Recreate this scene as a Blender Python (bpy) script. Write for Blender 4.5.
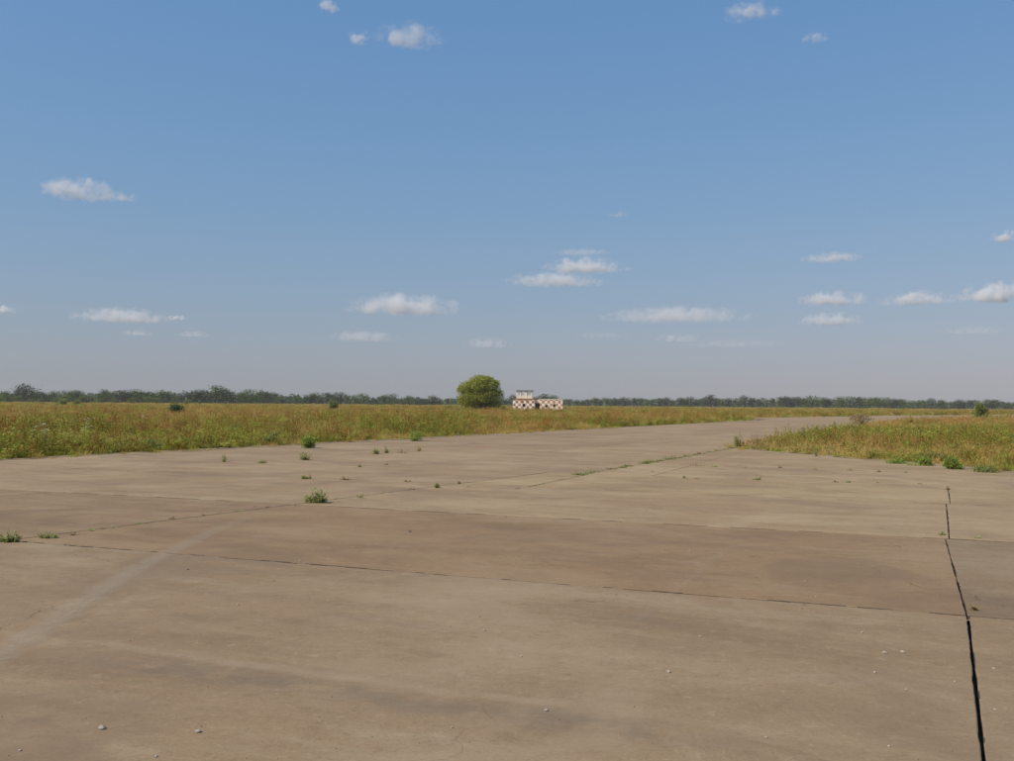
import bpy, math, random
import numpy as np
from mathutils import Vector, Matrix, noise as mn

for o in list(bpy.data.objects):
    bpy.data.objects.remove(o)
sc = bpy.context.scene
COL = sc.collection

# ------------------------------------------------------------------ camera
EYE = 1.65
F, W, H = 1000.0, 1014.0, 761.0
PITCH = math.atan((404.2 - 380.5) / F)          # looking slightly up
ROLL = 0.0079                                   # the horizon drops a little to the right
fwd = Vector((0, math.cos(PITCH), math.sin(PITCH)))
up0 = Vector((0, -math.sin(PITCH), math.cos(PITCH)))
rt0 = Vector((1, 0, 0))
rt = (rt0 * math.cos(ROLL) + up0 * math.sin(ROLL)).normalized()
up = (up0 * math.cos(ROLL) - rt0 * math.sin(ROLL)).normalized()
cd = bpy.data.cameras.new('camera')
cd.sensor_width = 36.0
cd.lens = 36.0 * F / W
cd.clip_start = 0.1
cd.clip_end = 120000.0
cam = bpy.data.objects.new('camera', cd)
COL.objects.link(cam)
m = Matrix((rt, up, -fwd)).transposed().to_4x4()
m.translation = (0, 0, EYE)
cam.matrix_world = m
sc.camera = cam

# ------------------------------------------------------------------ light
SUN_EL = math.radians(46)
SUN_AZ = Vector((-0.90, -0.43, 0)).normalized()            # horizontal direction towards the sun
sun_dir = SUN_AZ * math.cos(SUN_EL) + Vector((0, 0, math.sin(SUN_EL)))
wd = bpy.data.worlds.new('World')
sc.world = wd
wd.use_nodes = True
wn = wd.node_tree
wn.nodes.clear()
sky = wn.nodes.new('ShaderNodeTexSky')
sky.sky_type = 'NISHITA'
sky.sun_disc = False
sky.sun_elevation = SUN_EL
sky.sun_rotation = math.atan2(SUN_AZ.x, SUN_AZ.y)
sky.altitude = 100
sky.air_density = 2.0
sky.dust_density = 0.3
sky.ozone_density = 2.0
bgn = wn.nodes.new('ShaderNodeBackground')
bgn.inputs['Strength'].default_value = 0.15
wo = wn.nodes.new('ShaderNodeOutputWorld')
sp_ = wn.nodes.new('ShaderNodeSeparateColor')       # one tone curve per colour for the whole sky: softer and greyer air
cb_ = wn.nodes.new('ShaderNodeCombineColor')
wn.links.new(sky.outputs[0], sp_.inputs[0])
for ch_, (gam, gain) in enumerate(((0.800, 0.450), (0.560, 0.908), (0.450, 1.703))):
    pw = wn.nodes.new('ShaderNodeMath'); pw.operation = 'POWER'; pw.inputs[1].default_value = gam
    ml = wn.nodes.new('ShaderNodeMath'); ml.operation = 'MULTIPLY'; ml.inputs[1].default_value = gain
    wn.links.new(sp_.outputs[ch_], pw.inputs[0])
    wn.links.new(pw.outputs[0], ml.inputs[0])
    wn.links.new(ml.outputs[0], cb_.inputs[ch_])
wn.links.new(cb_.outputs[0], bgn.inputs[0])
wn.links.new(bgn.outputs[0], wo.inputs[0])
ld = bpy.data.lights.new('sun', 'SUN')
ld.energy = 4.6
ld.angle = math.radians(0.55)
ld.color = (1.0, 0.89, 0.75)
sun = bpy.data.objects.new('sun', ld)
COL.objects.link(sun)
sun.rotation_euler = sun_dir.to_track_quat('Z', 'Y').to_euler()
sc.view_settings.view_transform = 'Standard'
sc.view_settings.look = 'None'
sc.view_settings.exposure = 0.0
sc.view_settings.gamma = 1.0
sc.view_settings.use_curve_mapping = False
sc.render.engine = 'CYCLES'
cy = sc.cycles
cy.use_denoising = True
cy.max_bounces = 28
cy.diffuse_bounces = 2
cy.glossy_bounces = 1
cy.transmission_bounces = 2
cy.transparent_max_bounces = 8
cy.volume_bounces = 28
cy.volume_max_steps = 256


# ------------------------------------------------------------------ helpers
def pix(x, y, z=0.0):
    """ground point (height z) that a point of the photograph looks at"""
    d = fwd + rt * ((x - W / 2) / F) - up * ((y - H / 2) / F)
    t = (z - EYE) / d.z
    return Vector((d.x * t, d.y * t, z))


def ray(x, y):
    return (fwd + rt * ((x - W / 2) / F) - up * ((y - H / 2) / F)).normalized()


def tag(o, label=None, cat=None, group=None, kind=None):
    if label: o['label'] = label
    if cat: o['category'] = cat
    if group: o['group'] = group
    if kind: o['kind'] = kind
    return o


def mesh(name, verts, faces, mats=(), mi=None, smooth=False):
    me = bpy.data.meshes.new(name)
    me.from_pydata([tuple(v) for v in verts], [], faces)
    for m_ in mats: me.materials.append(m_)
    if mi is not None: me.polygons.foreach_set('material_index', mi)
    if smooth: me.polygons.foreach_set('use_smooth', [True] * len(me.polygons))
    me.update()
    return me


def obj(name, me, parent=None, loc=(0, 0, 0), rz=0.0, s=1.0):
    o = bpy.data.objects.new(name, me)
    COL.objects.link(o)
    o.location = loc
    o.rotation_euler = (0, 0, rz)
    o.scale = (s, s, s) if isinstance(s, (int, float)) else s
    if parent: o.parent = parent
    return o


def empty(name, loc=(0, 0, 0), rz=0.0, s=1.0):
    return obj(name, None, None, loc, rz, s)


class MB:
    """collects pieces of one mesh"""
    def __init__(self):
        self.v, self.f, self.m = [], [], []

    def add(self, v, f, mi=0):
        n = len(self.v)
        self.v += [tuple(p) for p in v]
        self.f += [tuple(i + n for i in q) for q in f]
        self.m += [mi] * len(f)

    def box(self, c, s, mi=0, rz=0.0):
        cx, cy_, cz = c
        a, b, h = s[0] / 2, s[1] / 2, s[2] / 2
        co, si = math.cos(rz), math.sin(rz)
        v = []
        for z in (-h, h):
            for x, y in ((-a, -b), (a, -b), (a, b), (-a, b)):
                v.append((cx + x * co - y * si, cy_ + x * si + y * co, cz + z))
        self.add(v, [(3, 2, 1, 0), (4, 5, 6, 7), (0, 1, 5, 4), (1, 2, 6, 5), (2, 3, 7, 6), (3, 0, 4, 7)], mi)

    def tube(self, pts, rad, n=6, mi=0):
        rings = []
        base = len(self.v)
        for i, p in enumerate(pts):
            p = Vector(p)
            d = (Vector(pts[min(i + 1, len(pts) - 1)]) - Vector(pts[max(i - 1, 0)])).normalized()
            a = d.orthogonal().normalized()
            b = d.cross(a)
            for k in range(n):
                t = 2 * math.pi * k / n
                self.v.append(tuple(p + (a * math.cos(t) + b * math.sin(t)) * rad[i]))
        for i in range(len(pts) - 1):
            for k in range(n):
                k2 = (k + 1) % n
                self.f.append((base + i * n + k, base + i * n + k2, base + (i + 1) * n + k2, base + (i + 1) * n + k))
                self.m.append(mi)
        self.f.append(tuple(base + (len(pts) - 1) * n + k for k in range(n)))
        self.m.append(mi)

    def blade(self, p, az, h, lean, w, mi=0, droop=0.0):
        """one grass blade: two faces bending away from p"""
        d = Vector((math.cos(az), math.sin(az), 0))
        s = Vector((-math.sin(az), math.cos(az), 0)) * (w / 2)
        p = Vector(p)
        a = p + d * (lean * h * 0.35) + Vector((0, 0, h * 0.6))
        b = p + d * (lean * h) + Vector((0, 0, h * (1.0 - droop)))
        self.add([p - s, p + s, a + s * 0.8, a - s * 0.8, b], [(0, 1, 2, 3), (3, 2, 4)], mi)

    def leaf(self, p, d, nrm, L, w, mi=0):
        d = Vector(d).normalized()
        s = d.cross(Vector(nrm))
        if s.length < 1e-4: s = d.orthogonal()
        s = s.normalized() * (w / 2)
        p = Vector(p)
        self.add([p, p + d * L * 0.45 + s, p + d * L, p + d * L * 0.45 - s], [(0, 1, 2, 3)], mi)

    def mesh(self, name, mats, smooth=False):
        return mesh(name, self.v, self.f, mats, self.m, smooth)


# ------------------------------------------------------------------ materials
def newmat(name):
    m_ = bpy.data.materials.new(name)
    m_.use_nodes = True
    nt = m_.node_tree
    nt.nodes.clear()
    out = nt.nodes.new('ShaderNodeOutputMaterial')
    return m_, nt, out


class N:
    """small node-building helper"""
    def __init__(self, nt):
        self.nt = nt

    def new(self, t, **kw):
        n = self.nt.nodes.new(t)
        for k, v in kw.items(): setattr(n, k, v)
        return n

    def link(self, a, b):
        self.nt.links.new(a, b)

    def put(self, sock, v):
        if isinstance(v, bpy.types.NodeSocket): self.link(v, sock)
        else: sock.default_value = v

    def math(self, op, a, b=0.0, c=0.0, clamp=False):
        n = self.new('ShaderNodeMath', operation=op, use_clamp=clamp)
        for i, v in enumerate((a, b, c)): self.put(n.inputs[i], v)
        return n.outputs[0]

    def vmath(self, op, a, b=(0, 0, 0)):
        n = self.new('ShaderNodeVectorMath', operation=op)
        self.put(n.inputs[0], a)
        self.put(n.inputs[1], b)
        return n.outputs[0]

    def noise(self, vec, scale, detail=4.0, rough=0.55, dist=0.0):
        n = self.new('ShaderNodeTexNoise')
        self.put(n.inputs['Vector'], vec)
        n.inputs['Scale'].default_value = scale
        n.inputs['Detail'].default_value = detail
        n.inputs['Roughness'].default_value = rough
        n.inputs['Distortion'].default_value = dist
        return n.outputs['Fac']

    def ramp(self, f, lo, hi, a=0.0, b=1.0):
        n = self.new('ShaderNodeMapRange', interpolation_type='SMOOTHSTEP')
        for i, v in enumerate((f, lo, hi, a, b)): self.put(n.inputs[i], v)
        return n.outputs[0]

    def mix(self, f, a, b, blend='MIX'):
        n = self.new('ShaderNodeMix', data_type='RGBA', blend_type=blend)
        self.put(n.inputs[0], f)
        self.put(n.inputs[6], a if isinstance(a, bpy.types.NodeSocket) else (*a, 1))
        self.put(n.inputs[7], b if isinstance(b, bpy.types.NodeSocket) else (*b, 1))
        return n.outputs[2]

    def mapping(self, vec, rot=(0, 0, 0), scale=(1, 1, 1), loc=(0, 0, 0)):
        n = self.new('ShaderNodeMapping')
        self.put(n.inputs[0], vec)
        n.inputs[1].default_value = loc
        n.inputs[2].default_value = rot
        n.inputs[3].default_value = scale
        return n.outputs[0]

    def principled(self, col, rough=0.9, out=None, bump=None, bstr=0.3, bdist=0.01):
        b = self.new('ShaderNodeBsdfPrincipled')
        self.put(b.inputs['Base Color'], col if isinstance(col, bpy.types.NodeSocket) else (*col, 1))
        self.put(b.inputs['Roughness'], rough)
        b.inputs['Specular IOR Level'].default_value = 0.2
        if bump is not None:
            bn = self.new('ShaderNodeBump')
            bn.inputs['Strength'].default_value = bstr
            bn.inputs['Distance'].default_value = bdist
            self.link(bump, bn.inputs['Height'])
            self.link(bn.outputs[0], b.inputs['Normal'])
        if out: self.link(b.outputs[0], out.inputs[0])
        return b


def foliage_mat(name, c1, c2, trans=0.3, instanced=False):
    m_, nt, out = newmat(name)
    n = N(nt)
    g = n.new('ShaderNodeNewGeometry')
    col = n.mix(g.outputs['Random Per Island'], c1, c2)
    if instanced:
        a = n.new('ShaderNodeAttribute', attribute_type='INSTANCER', attribute_name='tint')
        col = n.mix(1.0, col, a.outputs['Color'], 'MULTIPLY')
    d = n.new('ShaderNodeBsdfDiffuse')
    t = n.new('ShaderNodeBsdfTranslucent')
    n.link(col, d.inputs[0])
    n.link(col, t.inputs[0])
    mx = n.new('ShaderNodeMixShader')
    mx.inputs[0].default_value = trans
    n.link(d.outputs[0], mx.inputs[1])
    n.link(t.outputs[0], mx.inputs[2])
    n.link(mx.outputs[0], out.inputs[0])
    return m_


def plain_mat(name, c1, c2, scale=3.0, rough=0.9):
    m_, nt, out = newmat(name)
    n = N(nt)
    tc = n.new('ShaderNodeTexCoord')
    f = n.noise(tc.outputs['Object'], scale, 5)
    n.principled(n.mix(n.ramp(f, 0.3, 0.7), c1, c2), rough, out, f, 0.3, 0.02)
    return m_


# ------------------------------------------------------------------ layout of the paved area
# lanes of the apron: U runs along the lanes (to the right and nearer), V across them
TH = math.radians(21.9)
VV = Vector((math.sin(TH), math.cos(TH), 0))          # away
UU = Vector((math.cos(TH), -math.sin(TH), 0))         # right
ORG = pix(968, 616)                                   # crossing of the wide open joint and the first cross joint
# right edge joint of the taxiway (L_b) and its direction
NB0, NB1 = pix(0, 541.5), pix(437, 486.5)               # near part of the taxiway's right-hand joint
NBd = (NB1 - NB0).normalized()
NBn = Vector((NBd.y, -NBd.x, 0))
LB0, LB1 = pix(580, 475), pix(733, 448.3)               # its far part, a little to the right
LBd = (LB1 - LB0).normalized()
LBn = Vector((LBd.y, -LBd.x, 0))                      # to the right of the taxiway
# far left edge of the taxiway
E0, E1 = pix(0, 460), pix(752, 420.5)
Ed = (E1 - E0).normalized()
G0, G1 = pix(733, 447.5), pix(1014, 471.5)            # edge of the right-hand field
Gd = (G1 - G0).normalized()
left_edge = [E0 - Ed * 75, E0, E0.lerp(E1, 0.5), E1, E1 + Vector((9, 30, 0)), E1 + Vector((48, 84, 0)), E1 + Vector((150, 190, 0))]
wB = 15.0
right_edge = [LB1, LB1 + LBd * 40, LB1 + LBd * 85, LB1 + LBd * 85 + Vector((40, 48, 0)), LB1 + LBd * 85 + Vector((150, 160, 0))]
outline = [p.to_2d() for p in left_edge] + [p.to_2d() for p in reversed(right_edge)] + \
          [p.to_2d() for p in (G0, G0.lerp(G1, 0.5), G1, G1 + Gd * 40, G1 + Gd * 40 + Vector((-30, -20, 0)))] + [(E0 - Ed * 75 + Vector((10, -18, 0))).to_2d()]


def inside(P, poly):
    x, y = P[:, 0], P[:, 1]
    r = np.zeros(len(P), bool)
    n_ = len(poly)
    for i in range(n_):
        x0, y0 = poly[i]
        x1, y1 = poly[(i + 1) % n_]
        c = ((y0 > y) != (y1 > y)) & (x < (x1 - x0) * (y - y0) / ((y1 - y0) + 1e-12) + x0)
        r ^= c
    return r


def edge_dist(P, poly):
    best = np.full(len(P), 1e9)
    for i in range(len(poly)):
        a = np.array(poly[i]); b = np.array(poly[(i + 1) % len(poly)])
        d = b - a
        t = np.clip(((P - a) @ d) / (d @ d), 0, 1)
        best = np.minimum(best, np.hypot(*(P - (a + t[:, None] * d)).T))
    return best


# ------------------------------------------------------------------ ground
m_ground, nt, out = newmat('dry_field_soil')
n = N(nt)
tc = n.new('ShaderNodeTexCoord')
co = tc.outputs['Object']
f1 = n.noise(co, 0.035, 5, 0.6)
f2 = n.noise(co, 0.9, 5, 0.65)
c = n.mix(n.ramp(f1, 0.42, 0.6), (0.33, 0.22, 0.075), (0.17, 0.17, 0.045))
c = n.mix(n.ramp(f2, 0.35, 0.7), c, (0.22, 0.15, 0.07))
n.principled(c, 1.0, out, f2, 0.6, 0.1)
R = 1380
gx = [-R, -400, -120, -40, 0, 40, 120, 400, R]
gy = [-R, -60, 0, 40, 100, 200, 400, 800, R]
gv = [(x, y, -0.07) for y in gy for x in gx]
gf = [(j * 9 + i, j * 9 + i + 1, (j + 1) * 9 + i + 1, (j + 1) * 9 + i) for j in range(8) for i in range(8)]
tag(obj('ground', mesh('ground', gv, gf, [m_ground])), kind='structure')

# ------------------------------------------------------------------ concrete
m_conc, nt, out = newmat('weathered_concrete')
n = N(nt)
tc = n.new('ShaderNodeTexCoord')
co = tc.outputs['Object']
oi = n.new('ShaderNodeObjectInfo')
uv = n.mapping(co, rot=(0, 0, TH))                              # x along lanes, y across
wob = n.noise(co, 0.55, 3)
str1 = n.noise(n.mapping(uv, scale=(0.10, 1.0, 1.0)), 1.3, 6, 0.62, 0.4)      # long smears along the lanes
str2 = n.noise(n.mapping(uv, scale=(0.22, 1.0, 1.0), loc=(7, 3, 0)), 3.2, 5, 0.6, 0.6)
big = n.noise(co, 0.22, 5, 0.6)
med = n.noise(co, 1.9, 6, 0.65)
fine = n.noise(co, 42.0, 6, 0.75)
mott = n.noise(co, 11.0, 8, 0.78, 0.5)
grit = n.noise(co, 170.0, 3, 0.8)
pat = n.noise(n.mapping(co, loc=(4, 9, 0)), 0.42, 6, 0.62, 0.7)
blot = n.noise(n.mapping(uv, scale=(0.45, 1.0, 1.0), loc=(2, 8, 0)), 0.75, 7, 0.68, 0.5)
c = n.mix(n.ramp(big, 0.32, 0.68), (0.345, 0.250, 0.160), (0.385, 0.305, 0.205))
c = n.mix(n.ramp(str1, 0.46, 0.72, 0, 0.45), c, (0.235, 0.175, 0.115))
c = n.mix(n.ramp(blot, 0.50, 0.66, 0, 0.75), c, (0.265, 0.195, 0.125))
c = n.mix(n.ramp(blot, 0.47, 0.34, 0, 0.6), c, (0.43, 0.355, 0.25))
spot = n.noise(n.mapping(uv, scale=(0.7, 1.0, 1.0), loc=(12, 5, 0)), 2.6, 8, 0.72, 0.8)
c = n.mix(n.ramp(spot, 0.54, 0.68, 0, 0.5), c, (0.245, 0.18, 0.115))
c = n.mix(n.ramp(spot, 0.44, 0.32, 0, 0.35), c, (0.45, 0.375, 0.27))
c = n.mix(n.ramp(str2, 0.54, 0.72, 0, 0.30), c, (0.385, 0.260, 0.165))
c = n.mix(n.ramp(str1, 0.42, 0.26, 0, 0.40), c, (0.44, 0.37, 0.27))
c = n.mix(n.ramp(med, 0.52, 0.78, 0, 0.5), c, (0.25, 0.19, 0.13))
c = n.mix(n.ramp(fine, 0.50, 0.70, 0, 0.6), c, (0.22, 0.17, 0.12))
c = n.mix(n.ramp(fine, 0.46, 0.30, 0, 0.5), c, (0.50, 0.42, 0.31))
c = n.mix(n.ramp(grit, 0.56, 0.74, 0, 0.85), c, (0.14, 0.11, 0.08))
c = n.mix(n.ramp(grit, 0.42, 0.28, 0, 0.6), c, (0.55, 0.48, 0.38))
c = n.mix(n.ramp(mott, 0.52, 0.70, 0, 0.6), c, (0.22, 0.165, 0.11))
c = n.mix(n.ramp(mott, 0.46, 0.30, 0, 0.55), c, (0.50, 0.42, 0.31))
c = n.mix(n.ramp(pat, 0.50, 0.66, 0, 0.6), c, (0.25, 0.19, 0.138))
c = n.mix(n.ramp(pat, 0.46, 0.34, 0, 0.35), c, (0.44, 0.36, 0.265))
# hairline cracks in a few places
vc = n.new('ShaderNodeTexVoronoi', feature='DISTANCE_TO_EDGE')
wv = n.new('ShaderNodeVectorMath', operation='SCALE')
nzc = n.new('ShaderNodeTexNoise')
n.link(co, nzc.inputs['Vector']); nzc.inputs['Scale'].default_value = 1.6; nzc.inputs['Detail'].default_value = 5
n.link(nzc.outputs['Color'], wv.inputs[0]); wv.inputs[3].default_value = 0.9
n.link(n.vmath('ADD', co, wv.outputs[0]), vc.inputs['Vector']); vc.inputs['Scale'].default_value = 0.45
crk = n.math('MULTIPLY', n.ramp(vc.outputs['Distance'], 0.0045, 0.0012), n.ramp(n.noise(co, 0.35, 3), 0.54, 0.60))
c = n.mix(n.math('MULTIPLY', crk, 0.6), c, (0.12, 0.09, 0.06))
c = n.mix(1.0, c, (0.850, 0.800, 0.685), 'MULTIPLY')
c = n.mix(1.0, c, oi.outputs['Color'], 'MULTIPLY')
# worn wheel path along the nearest lane: pale ridge with dirt either side
sp = n.new('ShaderNodeSeparateXYZ')
n.link(uv, sp.inputs[0])
pv = pix(440, 689)
v0 = pv.dot(VV)
dv = n.math('ADD', n.math('SUBTRACT', sp.outputs[1], v0), n.math('MULTIPLY', n.math('SUBTRACT', n.noise(co, 0.8, 4), 0.5), 0.55))
patch = n.ramp(n.noise(co, 0.42, 3), 0.40, 0.58)
pale = n.math('MULTIPLY', n.ramp(n.math('ABSOLUTE', dv), 0.13, 0.02), patch)
dark = n.math('MULTIPLY', n.ramp(n.math('ABSOLUTE', n.math('ADD', dv, 0.30)), 0.30, 0.02), n.ramp(n.noise(co, 2.5, 5, 0.7), 0.30, 0.62))
near = n.ramp(n.math('ABSOLUTE', n.math('ADD', sp.outputs[0], 2.9)), 3.0, 1.2)
c = n.mix(n.math('MULTIPLY', dark, n.math('MULTIPLY', near, 0.62)), c, (0.15, 0.115, 0.08))
c = n.mix(n.math('MULTIPLY', pale, n.math('MULTIPLY', near, 0.22)), c, (0.40, 0.325, 0.23))
hgt = n.math('ADD', n.math('MULTIPLY', fine, 0.6), n.math('MULTIPLY', grit, 0.4))
n.principled(c, n.ramp(med, 0.3, 0.7, 0.8, 0.95), out, hgt, 0.35, 0.006)

m_bed = plain_mat('joint_bedding', (0.055, 0.045, 0.035), (0.10, 0.08, 0.055), 6)
m_fill = plain_mat('joint_dirt', (0.17, 0.135, 0.095), (0.27, 0.22, 0.155), 9)
m_edge = plain_mat('soiled_edge_painted_shade', (0.05, 0.04, 0.03), (0.09, 0.07, 0.05), 9)  # dirt plus gap shade put into the colour, so sunlit joint walls look black

rnd = random.Random(5)
pav_v = [(p[0], p[1], -0.062) for p in outline]
me = bpy.data.meshes.new('pavement')
import bmesh
bm = bmesh.new()
bm.faces.new([bm.verts.new(v) for v in pav_v])
bmesh.ops.triangulate(bm, faces=bm.faces[:])
bm.normal_update()
for f in bm.faces:
    if f.normal.z < 0: f.normal_flip()
bm.to_mesh(me); bm.free()
me.materials.append(m_bed)
pavement = tag(obj('pavement', me), 'cracked brown concrete airfield taxiway and apron', kind='structure')


def clip(poly, p0, nrm):
    """keep the part of poly on the side nrm points to"""
    outp = []
    for i in range(len(poly)):
        a, b = poly[i], poly[(i + 1) % len(poly)]
        da, db = (a - p0).dot(nrm), (b - p0).dot(nrm)
        if da >= 0: outp.append(a)
        if da * db < 0: outp.append(a.lerp(b, da / (da - db)))
    return outp


def inset(poly, g):
    """shrink a convex ccw polygon by g"""
    n_ = len(poly)
    lines = []
    for i in range(n_):
        a, b = poly[i], poly[(i + 1) % n_]
        d = (b - a).normalized()
        nn = Vector((-d.y, d.x, 0))
        gg = g[i] if isinstance(g, (list, tuple)) else g
        lines.append((a + nn * gg, d))
    outp = []
    for i in range(n_):
        (p, d), (q, e) = lines[i - 1], lines[i]
        cr = d.x * e.y - d.y * e.x
        if abs(cr) < 1e-6:
            outp.append(q); continue
        t = ((q.x - p.x) * e.y - (q.y - p.y) * e.x) / cr
        outp.append(p + d * t)
    return outp


def area(poly):
    return 0.5 * sum(poly[i].x * poly[(i + 1) % len(poly)].y - poly[(i + 1) % len(poly)].x * poly[i].y for i in range(len(poly)))


def slab(poly, gaps, tone):
    """one concrete slab: ragged outline, chamfered rim, thickness"""
    if len(poly) < 3: return
    if area(poly) < 0: poly = poly[::-1]
    if area(poly) < 0.4: return
    poly = inset(poly, gaps)
    if area(poly) < 0.3: return
    cen = sum(poly, Vector()) / len(poly)
    dist = max(4.0, cen.length)
    step = 0.09 if dist < 14 else (0.3 if dist < 30 else 2.0)
    amp = 0.0035 if dist < 30 else 0.0
    tz = rnd.uniform(-0.0015, 0.0015)
    tx, ty = rnd.uniform(-0.0002, 0.0002), rnd.uniform(-0.0002, 0.0002)
    ring = []
    for i in range(len(poly)):
        a, b = poly[i], poly[(i + 1) % len(poly)]
        k = max(1, int((b - a).length / step))
        d = (b - a).normalized()
        nn = Vector((-d.y, d.x, 0))
        for j in range(k):
            p = a.lerp(b, j / k)
            w = mn.noise(p * 2.2) * amp * 1.3 + mn.noise(p * 9.0) * amp
            ch = mn.noise(p * 3.7 + Vector((31, 7, 0)))
            if ch > 0.45 and amp: w += (ch - 0.45) * 0.018               # chipped spots
            ring.append(p + nn * w)
    n_ = len(ring)
    cz = lambda p: tz + (p.x - cen.x) * tx + (p.y - cen.y) * ty
    inn = [p + (cen - p).normalized() * 0.006 for p in ring]
    v = [Vector((p.x, p.y, cz(p))) for p in inn] + [Vector((p.x, p.y, cz(p) - 0.004)) for p in ring] + [Vector((p.x, p.y, -0.2)) for p in ring]
    f = [tuple(range(n_))]
    mi_ = [0]
    for i in range(n_):
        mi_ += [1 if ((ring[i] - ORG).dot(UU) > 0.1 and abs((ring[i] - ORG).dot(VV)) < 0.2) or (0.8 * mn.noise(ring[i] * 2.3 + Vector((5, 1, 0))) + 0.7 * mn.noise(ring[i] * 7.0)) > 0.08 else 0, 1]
        j = (i + 1) % n_
        f.append((n_ + i, n_ + j, j, i))
        f.append((2 * n_ + i, 2 * n_ + j, n_ + j, n_ + i))
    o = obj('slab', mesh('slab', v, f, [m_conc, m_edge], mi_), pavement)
    o.color = (*tone, 1)
    return o


def P(u, v):
    return ORG + UU * u + VV * v


joints = []          # (a, b, gap, fill) centre lines for the dirt fillers
# cross-lane positions (distance along V from the first joint)
T = [-16.0, -8.0, 0.0, 5.02, 10.0, 14.2, 18.7, 23.6, 28.4, 33.5, 38.5]
tones = {0: (0.88, 0.87, 0.88), 1: (0.88, 0.87, 0.88), 2: (0.81, 0.755, 0.72), 3: (1.0, 0.99, 0.98), 4: (1.05, 1.05, 1.0), 5: (1.04, 1.04, 1.02)}


def u_of(x, y, v):
    return (pix(x, y) - ORG).dot(UU)


# the open joint jogs from lane to lane: its U at the near and far end of each lane
ua = u_of(984, 761, 0)
va = (pix(984, 761) - ORG).dot(VV)
jog = {1: (ua * -8.0 / va, 0.0), 2: (u_of(966, 612, 0), u_of(945, 537, 0)), 3: (u_of(948.5, 536, 0), u_of(946, 503, 0)), 4: (u_of(949.5, 502, 0), u_of(948, 487, 0))}
Uj = {0: [-60, -22, -11, 0.0, 11, 22], 1: [-60, -22, -11.5, 0.0, 10, 20], 2: [-60, -23, -14, 0.0, 9, 20], 3: [-60, -24, -13, 0.0, 10, 20], 4: [-60, -24, -7.5, 0.0, 10, 20]}
G_in = Vector((Gd.y, -Gd.x, 0))
if G_in.dot(Vector((0, 0, 0)) - G0) < 0: G_in = -G_in
E_in = Vector((Ed.y, -Ed.x, 0))


def gaps_of(q, i):
    gs = []
    for k in range(len(q)):
        d = q[(k + 1) % len(q)] - q[k]
        if d.length < 1e-6:
            gs.append(0.006); continue
        d.normalize()
        mid = (q[k] + q[(k + 1) % len(q)]) / 2
        if abs(d.dot(UU)) > 0.97: gs.append(0.021 if i in (1, 2) else 0.012)
        elif abs(d.dot(VV)) > 0.985 and abs((mid - ORG).dot(UU)) < 0.9 and i <= 4: gs.append(0.010 if i <= 1 else 0.006)
        elif min(abs((mid - NB0).dot(NBn)), abs((mid - LB0).dot(LBn))) < 0.3: gs.append(0.016)
        else: gs.append(0.004)
    return gs


for i in range(len(T) - 1):
    us = Uj.get(i, [-26, -16, -6, 14, 24])
    j0, j1 = jog.get(i, (0.0, 0.0))
    near_part = i < 5
    sideA = (NB0, NBn) if near_part else (LB0, LBn)
    for j in range(len(us) - 1):
        n0, n1 = us[j] + (j0 if us[j] == 0 else 0), us[j + 1] + (j0 if us[j + 1] == 0 else 0)
        f0, f1 = us[j] + (j1 if us[j] == 0 else 0), us[j + 1] + (j1 if us[j + 1] == 0 else 0)
        q0 = [P(n0, T[i]), P(n1, T[i]), P(f1, T[i + 1]), P(f0, T[i + 1])]
        base = tones.get(i, (1.03, 1.02, 0.99))
        if i == 2 and us[j] >= 0: base = (0.74, 0.73, 0.74)
        q = clip(q0, *sideA)
        if len(q) >= 3: q = clip(q, G0, G_in)
        if len(q) >= 3:
            if area(q) < 0: q = q[::-1]
            s_ = rnd.uniform(0.97, 1.03)
            slab(q, gaps_of(q, i), tuple(b * s_ for b in base))
    if near_part:       # the same lanes go on across the taxiway, cut by its lengthwise joints
        for l0, l1 in ((0.0, 5.0), (5.0, 10.0), (10.0, 15.0), (15.0, 24.0)):
            q = [P(-70, T[i]), P(10, T[i]), P(10, T[i + 1]), P(-70, T[i + 1])]
            for p0, nn in ((NB0 - NBn * l0, -NBn), (NB0 - NBn * l1, NBn), (E0, E_in)):
                if len(q) >= 3: q = clip(q, p0, nn)
            if len(q) >= 3:
                if area(q) < 0: q = q[::-1]
                s_ = rnd.uniform(0.95, 1.02)
                base = (0.82, 0.77, 0.74) if i == 2 else (0.99, 0.98, 0.975)
                slab(q, gaps_of(q, i), tuple(b * s_ for b in base))
for i, t in enumerate(T[1:], 1):
    joints.append((P(-40, t), P(26, t), 0.040 if i in (2, 3) else 0.024, 0.46 if i == 2 else 0.62))
for i in range(len(T) - 1):
    j0, j1 = jog.get(i, (0.0, 0.0))
    for u in Uj.get(i, [-26, -16, -6, 14, 24]):
        la = u == 0 and i in jog
        joints.append((P(u + (j0 if la else 0), T[i]), P(u + (j1 if la else 0), T[i + 1]), 0.034 if la else 0.01, -1.0 if la else 0.75))
for l_ in (0.0, 5.0, 10.0, 15.0):
    joints.append((NB0 - NBn * l_ - NBd * 10, NB0 - NBn * l_ + NBd * 14, 0.026, 0.45))

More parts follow.
